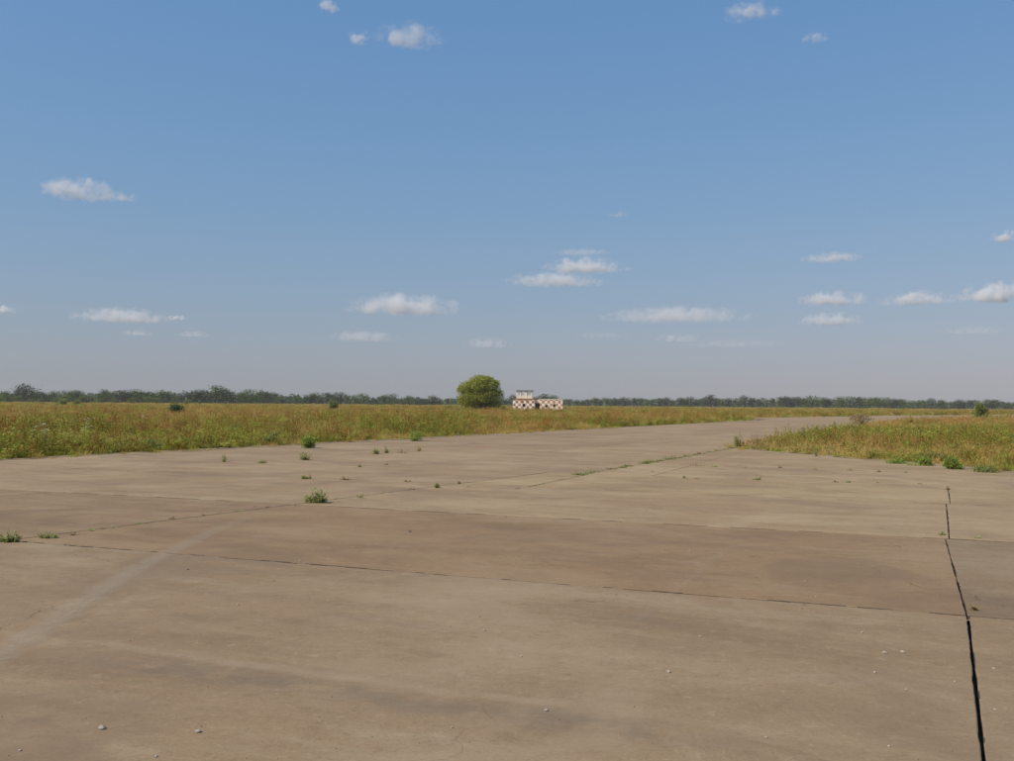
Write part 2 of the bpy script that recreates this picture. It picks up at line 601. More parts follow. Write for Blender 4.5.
# far part of the taxiway: lanes along LBd beyond the lane that carries the jog
lanes = [0.0, 5.0, 9.9, 15.0, 19.5]
LBl = -LBn
VF = P(0, T[5])
for i in range(4):
    s0 = -40.0 + i * 1.7
    while s0 < 105:
        s1 = s0 + 10.0 + rnd.uniform(-0.15, 0.15)
        q = [LB0 + LBd * s0 + LBl * lanes[i], LB0 + LBd * s1 + LBl * lanes[i], LB0 + LBd * s1 + LBl * lanes[i + 1], LB0 + LBd * s0 + LBl * lanes[i + 1]]
        q = clip(q, VF, VV)
        if len(q) >= 3: q = clip(q, E0, E_in)
        s_ = rnd.uniform(0.93, 1.03)
        slab(q, 0.010, (0.99 * s_, 0.98 * s_, 0.975 * s_))
        if len(q) >= 4:
            if (q[0] - LB0).length < 90:
                joints.append((LB0 + LBd * s0 + LBl * lanes[i], LB0 + LBd * s0 + LBl * lanes[i + 1], 0.02, 0.55))
                joints.append((LB0 + LBd * s0 + LBl * lanes[i], LB0 + LBd * s1 + LBl * lanes[i], 0.026, 0.40))
        s0 = s1
b0 = LB0 + LBd * 105.2
far_l = [b0 + LBl * 21, E1 + Vector((12, 33, 0)), E1 + Vector((48, 84, 0)), E1 + Vector((150, 190, 0))]
far_r = [b0, b0 + LBd * 12, LB1 + LBd * 85 + Vector((40, 48, 0)), LB1 + LBd * 85 + Vector((150, 160, 0))]
for i in range(3):
    for k in range(3):
        la, lb = far_l[i].lerp(far_r[i], k / 3), far_l[i].lerp(far_r[i], (k + 1) / 3)
        lc, ldd = far_l[i + 1].lerp(far_r[i + 1], (k + 1) / 3), far_l[i + 1].lerp(far_r[i + 1], k / 3)
        for h_ in range(4):
            slab([la.lerp(ldd, h_ / 4), lb.lerp(lc, h_ / 4), lb.lerp(lc, (h_ + 1) / 4), la.lerp(ldd, (h_ + 1) / 4)], 0.008, (1, 1, 0.98))

# dirt that fills the joints here and there
fb = MB()
for a, b, g, fill in joints:
    if min(a.length, b.length) > 90 or (a.y < -2 and b.y < -2): continue
    L = (b - a).length
    near_ = min(a.length, b.length, ((a + b) / 2).length) < 16
    st = 0.07 if near_ else 0.25
    k = int(L / st)
    d = (b - a).normalized()
    s = Vector((-d.y, d.x, 0)) * (g * 0.5 + 0.02)
    pts = []
    for i in range(k + 1):
        p = a + d * (i * st)
        w = mn.noise(p * 1.1 + Vector((3, 9, 2))) * 0.8 + mn.noise(p * 4.1) * 0.45
        z = -0.002 if not ((p - ORG).dot(UU) > 0.1 and abs((p - ORG).dot(VV)) < 0.2) and (w * 0.9 + 0.5) < fill * 1.25 else -0.055
        z += mn.noise(p * 11) * 0.002
        pts.append((p, z))
    base = len(fb.v)
    for p, z in pts:
        fb.v += [(p.x - s.x, p.y - s.y, z - 0.004), (p.x + s.x, p.y + s.y, z - 0.004)]
    for i in range(k):
        q0 = base + 2 * i
        if pts[i][1] < -0.03 and pts[i + 1][1] < -0.03: continue
        fb.f.append((q0, q0 + 2, q0 + 3, q0 + 1)); fb.m.append(0)
tag(obj('joint_dirt', fb.mesh('joint_dirt', [m_fill]), pavement), kind='stuff')

# remains of a painted guide line
m_line, nt, out = newmat('worn_line_paint')
n = N(nt)
tc = n.new('ShaderNodeTexCoord')
co = tc.outputs['Object']
geo = n.new('ShaderNodeUVMap')
oi_ = n.new('ShaderNodeObjectInfo')
sep = n.new('ShaderNodeSeparateXYZ')
n.link(geo.outputs[0], sep.inputs[0])
ed = n.ramp(n.math('ADD', n.math('ABSOLUTE', n.math('SUBTRACT', sep.outputs[0], 0.5)), n.math('MULTIPLY', n.math('SUBTRACT', n.noise(co, 2.2, 6, 0.7), 0.5), 0.5)), 0.44, 0.05)
wear = n.math('ADD', 0.35, n.math('MULTIPLY', n.ramp(n.noise(co, 26.0, 7, 0.8), 0.35, 0.62), 0.65))
fade = n.math('MULTIPLY', n.ramp(sep.outputs[1], 1.0, 0.45), n.ramp(sep.outputs[1], 0.0, 0.1))
al = n.math('MULTIPLY', n.math('MULTIPLY', ed, wear), n.math('MULTIPLY', fade, n.math('MULTIPLY', oi_.outputs['Alpha'], 0.36)))
b = n.principled((0.46, 0.385, 0.285), 0.9)
tr = n.new('ShaderNodeBsdfTransparent')
mx = n.new('ShaderNodeMixShader')
n.link(al, mx.inputs[0]); n.link(tr.outputs[0], mx.inputs[1]); n.link(b.outputs[0], mx.inputs[2]); n.link(mx.outputs[0], out.inputs[0])


def strip(pts, w, mat, name):
    v, f, uvs = [], [], []
    for i, p in enumerate(pts):
        d = (pts[min(i + 1, len(pts) - 1)] - pts[max(i - 1, 0)]).normalized()
        s = Vector((-d.y, d.x, 0)) * w / 2
        v += [p + s, p - s]
    for i in range(len(pts) - 1):
        f.append((2 * i, 2 * i + 1, 2 * i + 3, 2 * i + 2))
        t0, t1 = i / (len(pts) - 1), (i + 1) / (len(pts) - 1)
        uvs += [(0, t0), (1, t0), (1, t1), (0, t1)]
    me_ = mesh(name, v, f, [mat])
    ul = me_.uv_layers.new(name='UVMap')
    for l_, u_ in zip(ul.data, uvs): l_.uv = u_
    return obj(name, me_, pavement)


def smooth_path(px, k=8):
    pts = [pix(*p, 0.008) for p in px]
    outp = []
    for i in range(len(pts) - 1):
        for j in range(k): outp.append(pts[i].lerp(pts[i + 1], j / k))
    return outp + [pts[-1]]


strip(smooth_path([(-60, 690), (0, 655), (70, 610), (150, 562), (210, 533), (268, 510), (330, 488)]), 0.42, m_line, 'faded_line')
fl = strip([P(-2.35, -1.8 + i * 0.5) + Vector((0, 0, 0.008)) for i in range(15)], 0.16, m_line, 'faded_line')
fl.color = (1, 1, 1, 0.3)

# ------------------------------------------------------------------ vegetation materials
G_ = lambda *a, **k: foliage_mat(*a, **k)
m_dry = G_('dry_grass', (0.58, 0.45, 0.19), (0.76, 0.64, 0.35), 0.42, True)
m_grn = G_('green_blades', (0.50, 0.60, 0.19), (0.74, 0.80, 0.34), 0.42, True)
m_rust = G_('rusty_seedheads', (0.46, 0.24, 0.12), (0.62, 0.38, 0.20), 0.2, True)
m_white = G_('white_petals', (0.72, 0.70, 0.66), (0.8, 0.78, 0.75), 0.2)
m_weed = G_('weed_leaf', (0.24, 0.29, 0.09), (0.45, 0.50, 0.19), 0.45)
m_weed2 = G_('weed_leaf_bright', (0.20, 0.27, 0.045), (0.36, 0.43, 0.11), 0.45)
m_bushg = G_('bush_leaf', (0.16, 0.20, 0.05), (0.32, 0.36, 0.12), 0.42)
m_weed3 = G_('weed_leaf_yellow', (0.34, 0.30, 0.06), (0.45, 0.40, 0.11), 0.3)
m_weed4 = G_('weed_leaf_dry', (0.26, 0.18, 0.09), (0.36, 0.27, 0.14), 0.2)
m_blue = G_('bluish_leaf', (0.07, 0.12, 0.06), (0.12, 0.17, 0.085), 0.25)
m_stem = plain_mat('plant_stem', (0.16, 0.13, 0.06), (0.22, 0.17, 0.08), 8)
m_bark = plain_mat('bark', (0.10, 0.08, 0.06), (0.16, 0.13, 0.10), 4)

# ------------------------------------------------------------------ grass clumps (templates for the scatter)
def grass_clump(seed, kind):
    r = random.Random(seed)
    b = MB()
    if kind == 'dry':
        for i in range(46):
            a, q = r.uniform(0, 6.28), r.uniform(0, 0.22)
            h = r.uniform(0.3, 0.78)
            b.blade((q * math.cos(a), q * math.sin(a), -0.05), r.uniform(0, 6.28), h, r.uniform(0.05, 0.55), r.uniform(0.008, 0.016), 0, r.uniform(0, 0.15))
        for i in range(9):
            a, q = r.uniform(0, 6.28), r.uniform(0, 0.2)
            h = r.uniform(0.6, 0.95)
            p = Vector((q * math.cos(a), q * math.sin(a), -0.05))
            az, ln = r.uniform(0, 6.28), r.uniform(0.05, 0.3)
            b.blade(p, az, h, ln, 0.008, 0)
            tip = p + Vector((math.cos(az) * ln * h, math.sin(az) * ln * h, h))
            for k in range(3):
                b.leaf(tip - Vector((0, 0, 0.03 * k)), (r.uniform(-.5, .5), r.uniform(-.5, .5), 1), (r.uniform(-1, 1), r.uniform(-1, 1), 0.2), 0.08, 0.018, 2 if seed % 2 else 0)
    elif kind == 'green':
        for i in range(60):
            a, q = r.uniform(0, 6.28), r.uniform(0, 0.25)
            b.blade((q * math.cos(a), q * math.sin(a), -0.05), r.uniform(0, 6.28), r.uniform(0.2, 0.55), r.uniform(0.1, 0.7), r.uniform(0.010, 0.022), 1, r.uniform(0, 0.25))
        for i in range(12):
            a, q = r.uniform(0, 6.28), r.uniform(0, 0.25)
            b.blade((q * math.cos(a), q * math.sin(a), -0.05), r.uniform(0, 6.28), r.uniform(0.4, 0.75), r.uniform(0.05, 0.3), 0.01, 0)
    elif kind == 'weed':
        for i in range(6):
            a, q = r.uniform(0, 6.28), r.uniform(0, 0.15)
            p = Vector((q * math.cos(a), q * math.sin(a), -0.05))
            top = p + Vector((r.uniform(-.2, .2), r.uniform(-.2, .2), r.uniform(0.45, 0.85)))
            b.tube([p, p.lerp(top, 0.5), top], [0.006, 0.005, 0.003], 3, 2)
            for k in range(15):
                t = r.uniform(0.15, 1.0)
                az = r.uniform(0, 6.28)
                b.leaf(p.lerp(top, t), (math.cos(az), math.sin(az), r.uniform(0.1, 0.8)), (0, 0, 1), r.uniform(0.06, 0.15), r.uniform(0.02, 0.045), 1 if r.random() < 0.8 else 2)
    else:   # rusty dock and seed stalks
        for i in range(8):
            a, q = r.uniform(0, 6.28), r.uniform(0, 0.2)
            p = Vector((q * math.cos(a), q * math.sin(a), -0.05))
            top = p + Vector((r.uniform(-.15, .15), r.uniform(-.15, .15), r.uniform(0.55, 1.0)))
            b.tube([p, top], [0.006, 0.003], 3, 2)
            for k in range(16):
                t = r.uniform(0.45, 1.0)
                b.leaf(p.lerp(top, t), (r.uniform(-1, 1), r.uniform(-1, 1), r.uniform(0.2, 1.0)), (r.uniform(-1, 1), r.uniform(-1, 1), 0.3), r.uniform(0.03, 0.07), r.uniform(0.015, 0.03), 2)
        for i in range(20):
            a, q = r.uniform(0, 6.28), r.uniform(0, 0.2)
            b.blade((q * math.cos(a), q * math.sin(a), -0.05), r.uniform(0, 6.28), r.uniform(0.2, 0.6), r.uniform(0.1, 0.5), 0.012, 0)
    return b.mesh('clump', [m_dry, m_grn, m_rust])


kinds = ['dry', 'dry', 'dry', 'green', 'green', 'weed', 'weed', 'rust']
templates = [bpy.data.objects.new('grass_clump_%d' % i, grass_clump(i + 3, k)) for i, k in enumerate(kinds)]


def scatter_nodes(objs):
    ng = bpy.data.node_groups.new('scatter', 'GeometryNodeTree')
    ng.interface.new_socket('Geometry', in_out='INPUT', socket_type='NodeSocketGeometry')
    ng.interface.new_socket('Geometry', in_out='OUTPUT', socket_type='NodeSocketGeometry')
    gi, go = ng.nodes.new('NodeGroupInput'), ng.nodes.new('NodeGroupOutput')
    jn = ng.nodes.new('GeometryNodeJoinGeometry')
    for t in reversed(objs):
        oi_ = ng.nodes.new('GeometryNodeObjectInfo')
        oi_.inputs['Object'].default_value = t
        oi_.inputs['As Instance'].default_value = True
        ng.links.new(oi_.outputs['Geometry'], jn.inputs[0])
    ip = ng.nodes.new('GeometryNodeInstanceOnPoints')
    ng.links.new(gi.outputs[0], ip.inputs['Points'])
    ng.links.new(jn.outputs[0], ip.inputs['Instance'])
    ip.inputs['Pick Instance'].default_value = True

    def attr(nm, typ):
        a = ng.nodes.new('GeometryNodeInputNamedAttribute')
        a.data_type = typ
        a.inputs[0].default_value = nm
        return a.outputs[0]
    ng.links.new(attr('pick', 'INT'), ip.inputs['Instance Index'])
    ng.links.new(attr('rot', 'FLOAT_VECTOR'), ip.inputs['Rotation'])
    ng.links.new(attr('size', 'FLOAT_VECTOR'), ip.inputs['Scale'])
    ng.links.new(ip.outputs[0], go.inputs[0])
    return ng


NG = scatter_nodes(templates)


def scatter(name, P3, pick, rot, size, tint, label, cat='grass', ng=None):
    me_ = bpy.data.meshes.new(name)
    me_.vertices.add(len(P3))
    me_.vertices.foreach_set('co', np.asarray(P3, np.float32).ravel())
    a = me_.attributes.new('pick', 'INT', 'POINT'); a.data.foreach_set('value', np.asarray(pick, np.int32))
    a = me_.attributes.new('rot', 'FLOAT_VECTOR', 'POINT'); a.data.foreach_set('vector', np.asarray(rot, np.float32).ravel())
    a = me_.attributes.new('size', 'FLOAT_VECTOR', 'POINT'); a.data.foreach_set('vector', np.asarray(size, np.float32).ravel())
    a = me_.attributes.new('tint', 'FLOAT_COLOR', 'POINT'); a.data.foreach_set('color', np.asarray(tint, np.float32).ravel())
    o = obj(name, me_)
    md = o.modifiers.new('scatter', 'NODES')
    md.node_group = ng or NG
    tag(o, label, cat, kind='stuff')
    return o


rng = np.random.default_rng(11)


def fbm(P, s, seed=0.0, octv=3):
    return np.array([mn.fractal(Vector((p[0] * s + seed, p[1] * s * 1.0, seed * 1.7)), 0.9, 2.0, octv) for p in P])


def field_points(d0, d1, dens, half=0.60):
    """random points in a sector ahead of the camera between the two distances"""
    n_ = int(dens * half * (d1 * d1 - d0 * d0))
    r = np.sqrt(rng.uniform(d0 * d0, d1 * d1, n_))
    a = rng.uniform(-half, half, n_)
    return np.stack([r * np.sin(a), r * np.cos(a)], 1)


bands = [(22, 38, 11.0), (38, 62, 6.5), (62, 110, 2.6), (110, 220, 0.75), (220, 480, 0.16), (480, 900, 0.03)]
for d0, d1, dens in bands:
    Q = field_points(d0, d1, dens)
    Q = Q[~inside(Q, outline)]
    n_ = len(Q)
    dist = np.hypot(Q[:, 0], Q[:, 1])
    ed_ = edge_dist(Q, outline) if d0 < 200 else np.full(n_, 50.0)
    keep = rng.random(n_) < np.clip(0.35 + ed_ * 0.9, 0, 1)
    Q, dist, ed_ = Q[keep], dist[keep], ed_[keep]
    n_ = len(Q)
    f1 = fbm(Q, 0.045, 3.1)            # broad green and golden drifts
    f2 = fbm(Q, 0.17, 9.2, 3)
    f3 = rng.normal(0, 1, n_)
    right = (Q[:, 0] > 0.24 * Q[:, 1]) & (Q[:, 1] < 80)
    green = 1 / (1 + np.exp(-(f1 * 3.0 + f2 * 6.0 + f3 * 0.6 + 0.35 + 0.95 * right)))
    far = np.clip((dist - 60) / 120, 0, 1)
    u = rng.random(n_)
    pick = np.where(u < green * 0.85, rng.integers(3, 7, n_), np.where(u > 0.90 - 0.2 * (fbm(Q, 0.1, 21.0, 2) > 0.25), 7, rng.integers(0, 3, n_)))
    gold = np.array([0.78, 0.72, 0.42]); straw = np.array([0.97, 0.94, 0.72]); rust = np.array([0.82, 0.60, 0.40]); grn = np.array([0.52, 0.54, 0.21])
    w = rng.random((n_, 1))
    dry = gold * (1 - w) + straw * w
    rr = np.clip(fbm(Q, 0.21, 14.0, 2)[:, None] * 1.3 + rng.normal(0, 0.3, (n_, 1)), 0, 0.75)
    dry = dry * (1 - rr) + rust * rr
    gmix = np.clip(green[:, None] * 1.1 - 0.1 + rng.normal(0, 0.12, (n_, 1)), 0, 1)
    tint = dry * (1 - gmix) + grn * gmix
    ispl = (pick >= 3) & (pick < 7)
    tint = np.where(ispl[:, None], np.array([0.47, 0.49, 0.21]) * rng.uniform(0.75, 1.25, (n_, 1)) * (1 - 0.4 * w) + dry * 0.4 * w, tint)
    tint = np.concatenate([tint * rng.uniform(0.70, 1.18, (n_, 1)), np.ones((n_, 1))], 1)
    tip = right & (Q[:, 0] < 0.36 * Q[:, 1]) & (Q[:, 1] > 34)
    hs = rng.uniform(0.55, 1.25, n_) * np.clip(0.36 + ed_ * np.where(tip, 0.5, 0.16), 0.36, np.where(tip, 0.95, 0.85)) * np.clip(1 + 0.75 * fbm(Q, 0.13, 5.5, 3), 0.45, 1.6) * np.where(right, 0.72, 1.0)
    hs = hs * np.where(ispl, np.where(right, 1.35, 1.12), np.where(right, 0.72, 0.92))
    ws = rng.uniform(0.9, 1.5, n_) * (1 + far * 1.2) * (1 + np.clip((dist - 200) / 150, 0, 3.5))
    size = np.stack([ws, ws, hs], 1)
    rot = np.stack([rng.normal(0, 0.08, n_), rng.normal(0, 0.08, n_), rng.uniform(0, 6.28, n_)], 1)
    P3 = np.concatenate([Q, np.full((n_, 1), -0.06)], 1)
    lf = Q[:, 0] < 0.30 * Q[:, 1] - 2.0
    if d0 >= 110:
        scatter('field_grass', P3, pick, rot, size, tint, 'golden dry grass of the far field below the treeline' if d0 >= 220 else 'dry golden grass in the middle distance beyond the taxiway')
    else:
        for msk, lab in ((lf, 'tall dry golden grass of the left field'), (~lf, 'tall dry grass and weeds of the right field')):
            if msk.sum():
                band = {22: ', strip nearest the concrete', 38: ', second strip from the concrete', 62: ', strip farther back'}[d0]
                scatter('field_grass', P3[msk], pick[msk], rot[msk], size[msk], tint[msk], lab + band)


# creeping growth and litter where the grass runs onto the concrete
Q = field_points(22, 75, 9.0)
Q = Q[inside(Q, outline)]
ed_ = edge_dist(Q, outline)
k_ = (ed_ < 0.9) & (rng.random(len(Q)) < np.exp(-ed_ / 0.28) * np.clip(0.7 + 1.2 * fbm(Q, 0.35, 2.2, 2), 0.1, 1.0))
Q = Q[k_]
n_ = len(Q)
w = rng.random((n_, 1))
tint = np.concatenate([np.array([0.60, 0.62, 0.25]) * (1 - w) + np.array([0.85, 0.72, 0.45]) * w, np.ones((n_, 1))], 1)
sz = rng.uniform(0.25, 0.8, n_)
scatter('edge_growth', np.concatenate([Q, np.full((n_, 1), 0.0)], 1), rng.integers(0, 8, n_), np.stack([np.zeros(n_), np.zeros(n_), rng.uniform(0, 6.28, n_)], 1),
        np.stack([sz * 1.2, sz * 1.2, sz * rng.uniform(0.2, 0.5, n_)], 1), tint, 'low growth creeping from the field edges onto the concrete')
# dirt washed along the edge of the concrete
dm = MB()
rd = random.Random(8)
for a_, b_ in zip(outline, outline[1:] + outline[:1]):
    a_, b_ = Vector((*a_, 0)), Vector((*b_, 0))
    L_ = (b_ - a_).length
    d_ = (b_ - a_).normalized()
    nn = Vector((d_.y, -d_.x, 0))                    # towards the concrete
    prev = None
    for k in range(int(L_ / 0.35) + 1):
        p = a_ + d_ * min(L_, k * 0.35)
        if p.y < 8 or p.length > 140:
            prev = None; continue
        wd_ = 0.28 + 0.45 * mn.noise(p * 0.5) + 0.25 * mn.noise(p * 2.1)
        q = p + nn * max(0.03, wd_)
        cur = (Vector((p.x, p.y, 0.022)) - nn * 0.1, Vector((q.x, q.y, 0.004)))
        if prev: dm.add([prev[0], prev[1], cur[1], cur[0]], [(0, 1, 2, 3)])
        prev = cur
m_dirt = plain_mat('washed_dirt', (0.17, 0.125, 0.07), (0.30, 0.22, 0.125), 3)
tag(obj('edge_dirt', dm.mesh('edge_dirt', [m_dirt])), 'strip of dirt and litter along the edges of the concrete', 'dirt', kind='stuff')


# ------------------------------------------------------------------ single plants
def weed_mesh(seed, w, h, n_stem, leaf=0.05, grassy=0.4):
    """a low plant: several leaning stems set with leaves, and blades at its foot"""
    r = random.Random(seed)
    b = MB()
    for i in range(n_stem):
        a, q = r.uniform(0, 6.28), (r.random() ** 0.7) * w * 0.28
        p = Vector((q * math.cos(a), q * math.sin(a) * 0.6, -0.02))
        hh = h * (r.uniform(0.3, 0.7) if r.random() < 0.75 else r.uniform(0.8, 1.1)) * (1 - 0.45 * (q / (w * 0.32 + 1e-6)) ** 2)
        top = p + Vector((math.cos(a) * r.uniform(0, 0.5) * w * 0.4, math.sin(a) * r.uniform(0, 0.5) * w * 0.25, hh))
        mid = p.lerp(top, 0.5) + Vector((r.uniform(-1, 1), r.uniform(-1, 1), 0)) * hh * 0.07
        b.tube([p, mid, top], [0.005, 0.004, 0.002], 3, 1)
        for k in range(int(9 + hh * 20)):
            t = r.uniform(0.08, 1.0)
            az = r.uniform(0, 6.28)
            pp = p.lerp(mid, t * 2) if t < 0.5 else mid.lerp(top, t * 2 - 1)
            b.leaf(pp, (math.cos(az), math.sin(az), r.uniform(-0.2, 0.9)), (r.uniform(-.4, .4), r.uniform(-.4, .4), 1), leaf * r.uniform(0.6, 1.5), leaf * r.uniform(0.25, 0.55), 0)
    for i in range(int(n_stem * 4 * grassy)):
        a, q = r.uniform(0, 6.28), r.random() * w * 0.42
        b.blade((q * math.cos(a), q * math.sin(a) * 0.5, -0.02), r.uniform(0, 6.28), h * r.uniform(0.2, 0.6), r.uniform(0.2, 0.9), 0.012, 0, 0.1)
    return b


def weed(name, px, py, wpx, hpx, mat, label, cat='weed', seed=0, group=None, stems=None, leaf=None, grassy=0.4):
    p = pix(px, py)
    s = p.y / F
    w, h = wpx * s, hpx * s
    b = weed_mesh(seed + int(px * 7 + py), w, h, stems or max(5, int(w * 36)), leaf or min(0.09, max(0.035, h * 0.22)), grassy)
    o = obj(name, b.mesh(name, [mat, m_stem]), None, (p.x, p.y, 0.0))
    return tag(o, label, cat, group)


weed('weed', 316, 503, 30, 18, m_weed, 'largest bushy green weed on the concrete, standing at the long joint', seed=1, stems=34)
weed('weed', 360, 498, 14, 9, m_weed, 'thin pale sprig on the joint just right of the largest weed', seed=2, stems=6, grassy=0.1)
weed('weed', 306, 479, 15, 7, m_weed2, 'low bright green clump directly above the largest weed', seed=31, stems=22)
weed('weed', 346, 480, 17, 5, m_weed4, 'low brownish weed beside the low bright green clump', seed=4, stems=18)
weed('weed', 305, 460, 17, 10, m_weed, 'green weed standing just before the left grass edge', seed=5, stems=24)
weed('weed', 262, 463, 12, 6, m_weed2, 'small round green tuft left of the weed by the grass edge', seed=6, stems=18)
weed('weed', 224, 462, 7, 10, m_weed, 'leftmost slim upright weed near the left grass edge', seed=7, stems=8)
weed('weed', 376, 454, 10, 8, m_weed2, 'green clump, left one of a pair near the taxiway edge', seed=8, stems=16)
weed('weed', 386, 453, 7, 8, m_weed2, 'green clump, right one of a pair near the taxiway edge', seed=9, stems=12)
weed('weed', 401, 453, 17, 6, m_weed4, 'dry brown weed right of the green pair', seed=10, stems=10, grassy=0.1)
weed('weed', 419, 451, 8, 7, m_weed3, 'yellowish weed right of the dry brown one', seed=11, stems=9)
weed('weed', 360, 467, 6, 6, m_weed, 'tiny dark weed below the green pair', seed=12, stems=8)
weed('weed', 387, 465, 9, 4, m_weed4, 'tiny dry tuft below the brown weed', seed=13, stems=6)
weed('weed', 408, 482, 10, 4, m_weed3, 'flat yellow tuft left of the dark weed on the joint', seed=14, stems=10)
weed('weed', 437, 488, 7, 10, m_weed, 'small dark green upright weed at the joint crossing', seed=15, stems=12)
weed('weed', 9, 542, 26, 17, m_weed, 'bushy green weed cut by the left picture edge', seed=16, stems=30)
weed('weed', 48, 538, 26, 9, m_weed, 'low green weed clump on the joint right of the left-edge bush', seed=17, stems=24)
for i, (x, y, w_, h_) in enumerate([(75, 535, 10, 4), (92, 531, 6, 4), (103, 529, 6, 3), (113, 528, 7, 3), (172, 519, 8, 3), (139, 523.8, 9, 2.5), (205, 515.5, 7, 2.2), (238, 511.3, 9, 2.5), (268, 507.5, 6, 2), (385, 493, 9, 2.5), (412, 489.8, 8, 2.5), (336, 499, 8, 2.5)]):
    weed('weed_tuft', x, y, w_, h_, m_weed4 if i % 2 == 0 else m_weed, 'tiny tuft along the long joint on the left half of the concrete', seed=20 + i, group='tiny tufts on the left joint', stems=6)
weed('weed', 757, 480, 12, 6, m_weed, 'isolated small green weed on the right apron', seed=30, stems=16)
rj = random.Random(3)
for i in range(19):
    t_ = i / 18
    x, y = 580 + 146 * t_, 475 - 25.4 * t_
    if i in (3, 7): continue
    big_ = i in (0, 8, 9, 11)
    weed('joint_grass', x + rj.uniform(-2, 2), y, rj.uniform(11, 16) + (5 if big_ else 0), (rj.uniform(3.4, 5.4) + (2.4 if big_ else 0)) * (1 - 0.35 * t_), m_weed2 if i in (9, 12) else (m_weed4 if i in (4, 15) else m_weed),
         'green grass tuft in the long diagonal joint leading to the right field', 'grass tuft', 40 + i, 'grass tufts on the diagonal joint', stems=16, grassy=1.8)
for i, (x, y, w_, h_) in enumerate([(697, 466, 18, 4), (715, 467, 8, 3), (745, 467.5, 7, 2.5), (780, 468, 6, 2.5), (815, 469.5, 7, 2.5), (850, 470.5, 10, 3), (878, 472, 9, 3), (905, 472.5, 7, 2.5)]):
    weed('joint_grass', x, y, w_, h_, m_weed if i % 3 else m_weed4, 'small tuft in the joint row before the right field', 'grass tuft', 60 + i, 'tufts in the joint before the right field', stems=9, grassy=1.2)
for i, (x, y, w_, h_) in enumerate([(685, 478.5, 7, 4), (697, 479, 10, 2), (651, 471.5, 7, 2.5), (835, 482.3, 7, 3), (848, 482.5, 12, 3), (878, 483, 5, 2), (920, 484, 6, 2), (518, 489, 8, 2.5), (468, 487, 5, 2.5), (459, 484, 4, 4)]):
    weed('weed_tuft', x, y, w_, h_, m_weed4 if i % 2 else m_weed, 'tiny isolated tuft on the middle of the apron', seed=80 + i, group='tiny tufts on the middle apron', stems=9)
weed('weed', 948, 490, 7, 5, m_weed4, 'dark sprig at the far end of the wide open joint', seed=95, stems=7)
weed('weed', 942, 535, 8, 5, m_weed2, 'small green weed where the open joint crosses the brown slab edge', seed=96, stems=10)
weed('weed', 977, 538, 12, 3, m_weed, 'flat green tuft right of the open joint on the brown slab edge', seed=97, stems=9)
weed('weed', 974, 610, 8, 10, m_weed4, 'dry sprig growing at the end of the wide black joint', seed=98, stems=4, grassy=0.1)
weed('weed', 739, 447, 13, 15, m_weed2, 'small leafy shrub at the tip of the right field', 'shrub', seed=99, stems=22)
weed('weed', 816, 456.5, 4, 12, m_weed, 'thin upright weed at the edge of the right field', seed=100, stems=4)
weed('weed', 755, 445, 16, 14, m_weed4, 'reddish dry weed clump beside the small leafy shrub', seed=101, stems=22, leaf=0.05)


def bush(name, px, py, wpx, hpx, dist, mat, label, seed, n_leaf=1500, leaf=0.14, cat='bush', dens=0.0):
    """a shrub: stems fanning out, leaves thick through several uneven lobes"""
    r = random.Random(seed)
    d = ray(px, py)
    p = Vector((d.x / d.y * dist, dist, -0.06))
    s = dist / F
    w, h = wpx * s, hpx * s
    t = empty(name, p, r.uniform(0, 6))
    st, lf = MB(), MB()
    lobes = []
    for i in range(11):
        a = r.uniform(0, 6.28)
        q = r.uniform(0.1, 0.3) * w
        c = Vector((q * math.cos(a), q * math.sin(a), h * r.uniform(0.16, 0.70)))
        lobes.append((c, r.uniform(0.18, 0.28) * w, r.uniform(0.18, 0.32) * h))
    lobes.append((Vector((0, 0, h * 0.66)), 0.24 * w, 0.34 * h))
    for c, _, _ in lobes:
        st.tube([(0, 0, -0.03), c * 0.5 + Vector((r.uniform(-.05, .05), r.uniform(-.05, .05), 0)), c], [0.03 * w / 2 + 0.01, 0.02, 0.008], 5)
    for i in range(n_leaf):
        c, rw, rh = r.choice(lobes)
        v = Vector((r.gauss(0, 1), r.gauss(0, 1), r.gauss(0, 1))).normalized() * (r.random() ** 0.35) * r.uniform(0.85, 1.12)
        q = c + Vector((v.x * rw, v.y * rw, v.z * rh))
        if q.z < 0.03: q.z = r.uniform(0.03, h * 0.3)
        lf.leaf(q, (r.uniform(-1, 1), r.uniform(-1, 1), r.uniform(-0.3, 1)), (r.uniform(-1, 1), r.uniform(-1, 1), 1), leaf * r.uniform(0.7, 1.4), leaf * r.uniform(0.4, 0.7))
    obj('stems', st.mesh('stems', [m_bark]), t)
    obj('foliage', lf.mesh('foliage', [mat]), t)
    return tag(t, label, cat)


bush('bush', 176, 417, 20, 13, 120, m_blue, 'bluish grey-green bush alone in the left field', 1, 1400, 0.20)
bush('bush', 308, 446, 20, 14, 36.5, m_weed2, 'bright green bush at the left grass edge by the concrete', 2, 1200, 0.07)
bush('bush', 272, 446, 16, 15, 39, m_bushg, 'darker green weed bush left of the bright green one', 3, 700, 0.07)
bush('bush', 415, 441, 22, 12, 44, m_weed2, 'low green bush at the taxiway edge below the round tree', 4, 700, 0.07)
bush('bush', 152, 454, 26, 14, 34, m_bushg, 'leafy green clump at the grass edge on the left', 5, 700, 0.07)
bush('bush', 232, 440, 12, 15, 46, m_bushg, 'upright green weed bush between two grass drifts', 55, 500, 0.07)
bush('bush', 333, 410, 12, 12, 190, m_bushg, 'slim dark shrub standing far out in the left field', 6, 900, 0.28)
bush('bush', 449, 410, 12, 6, 225, m_bushg, 'low dark bush touching the left side of the round tree', 7, 800, 0.3)
bush('bush', 980, 418, 17, 19, 150, m_bushg, 'tall green bush alone in the right field near the picture edge', 8, 2200, 0.22)
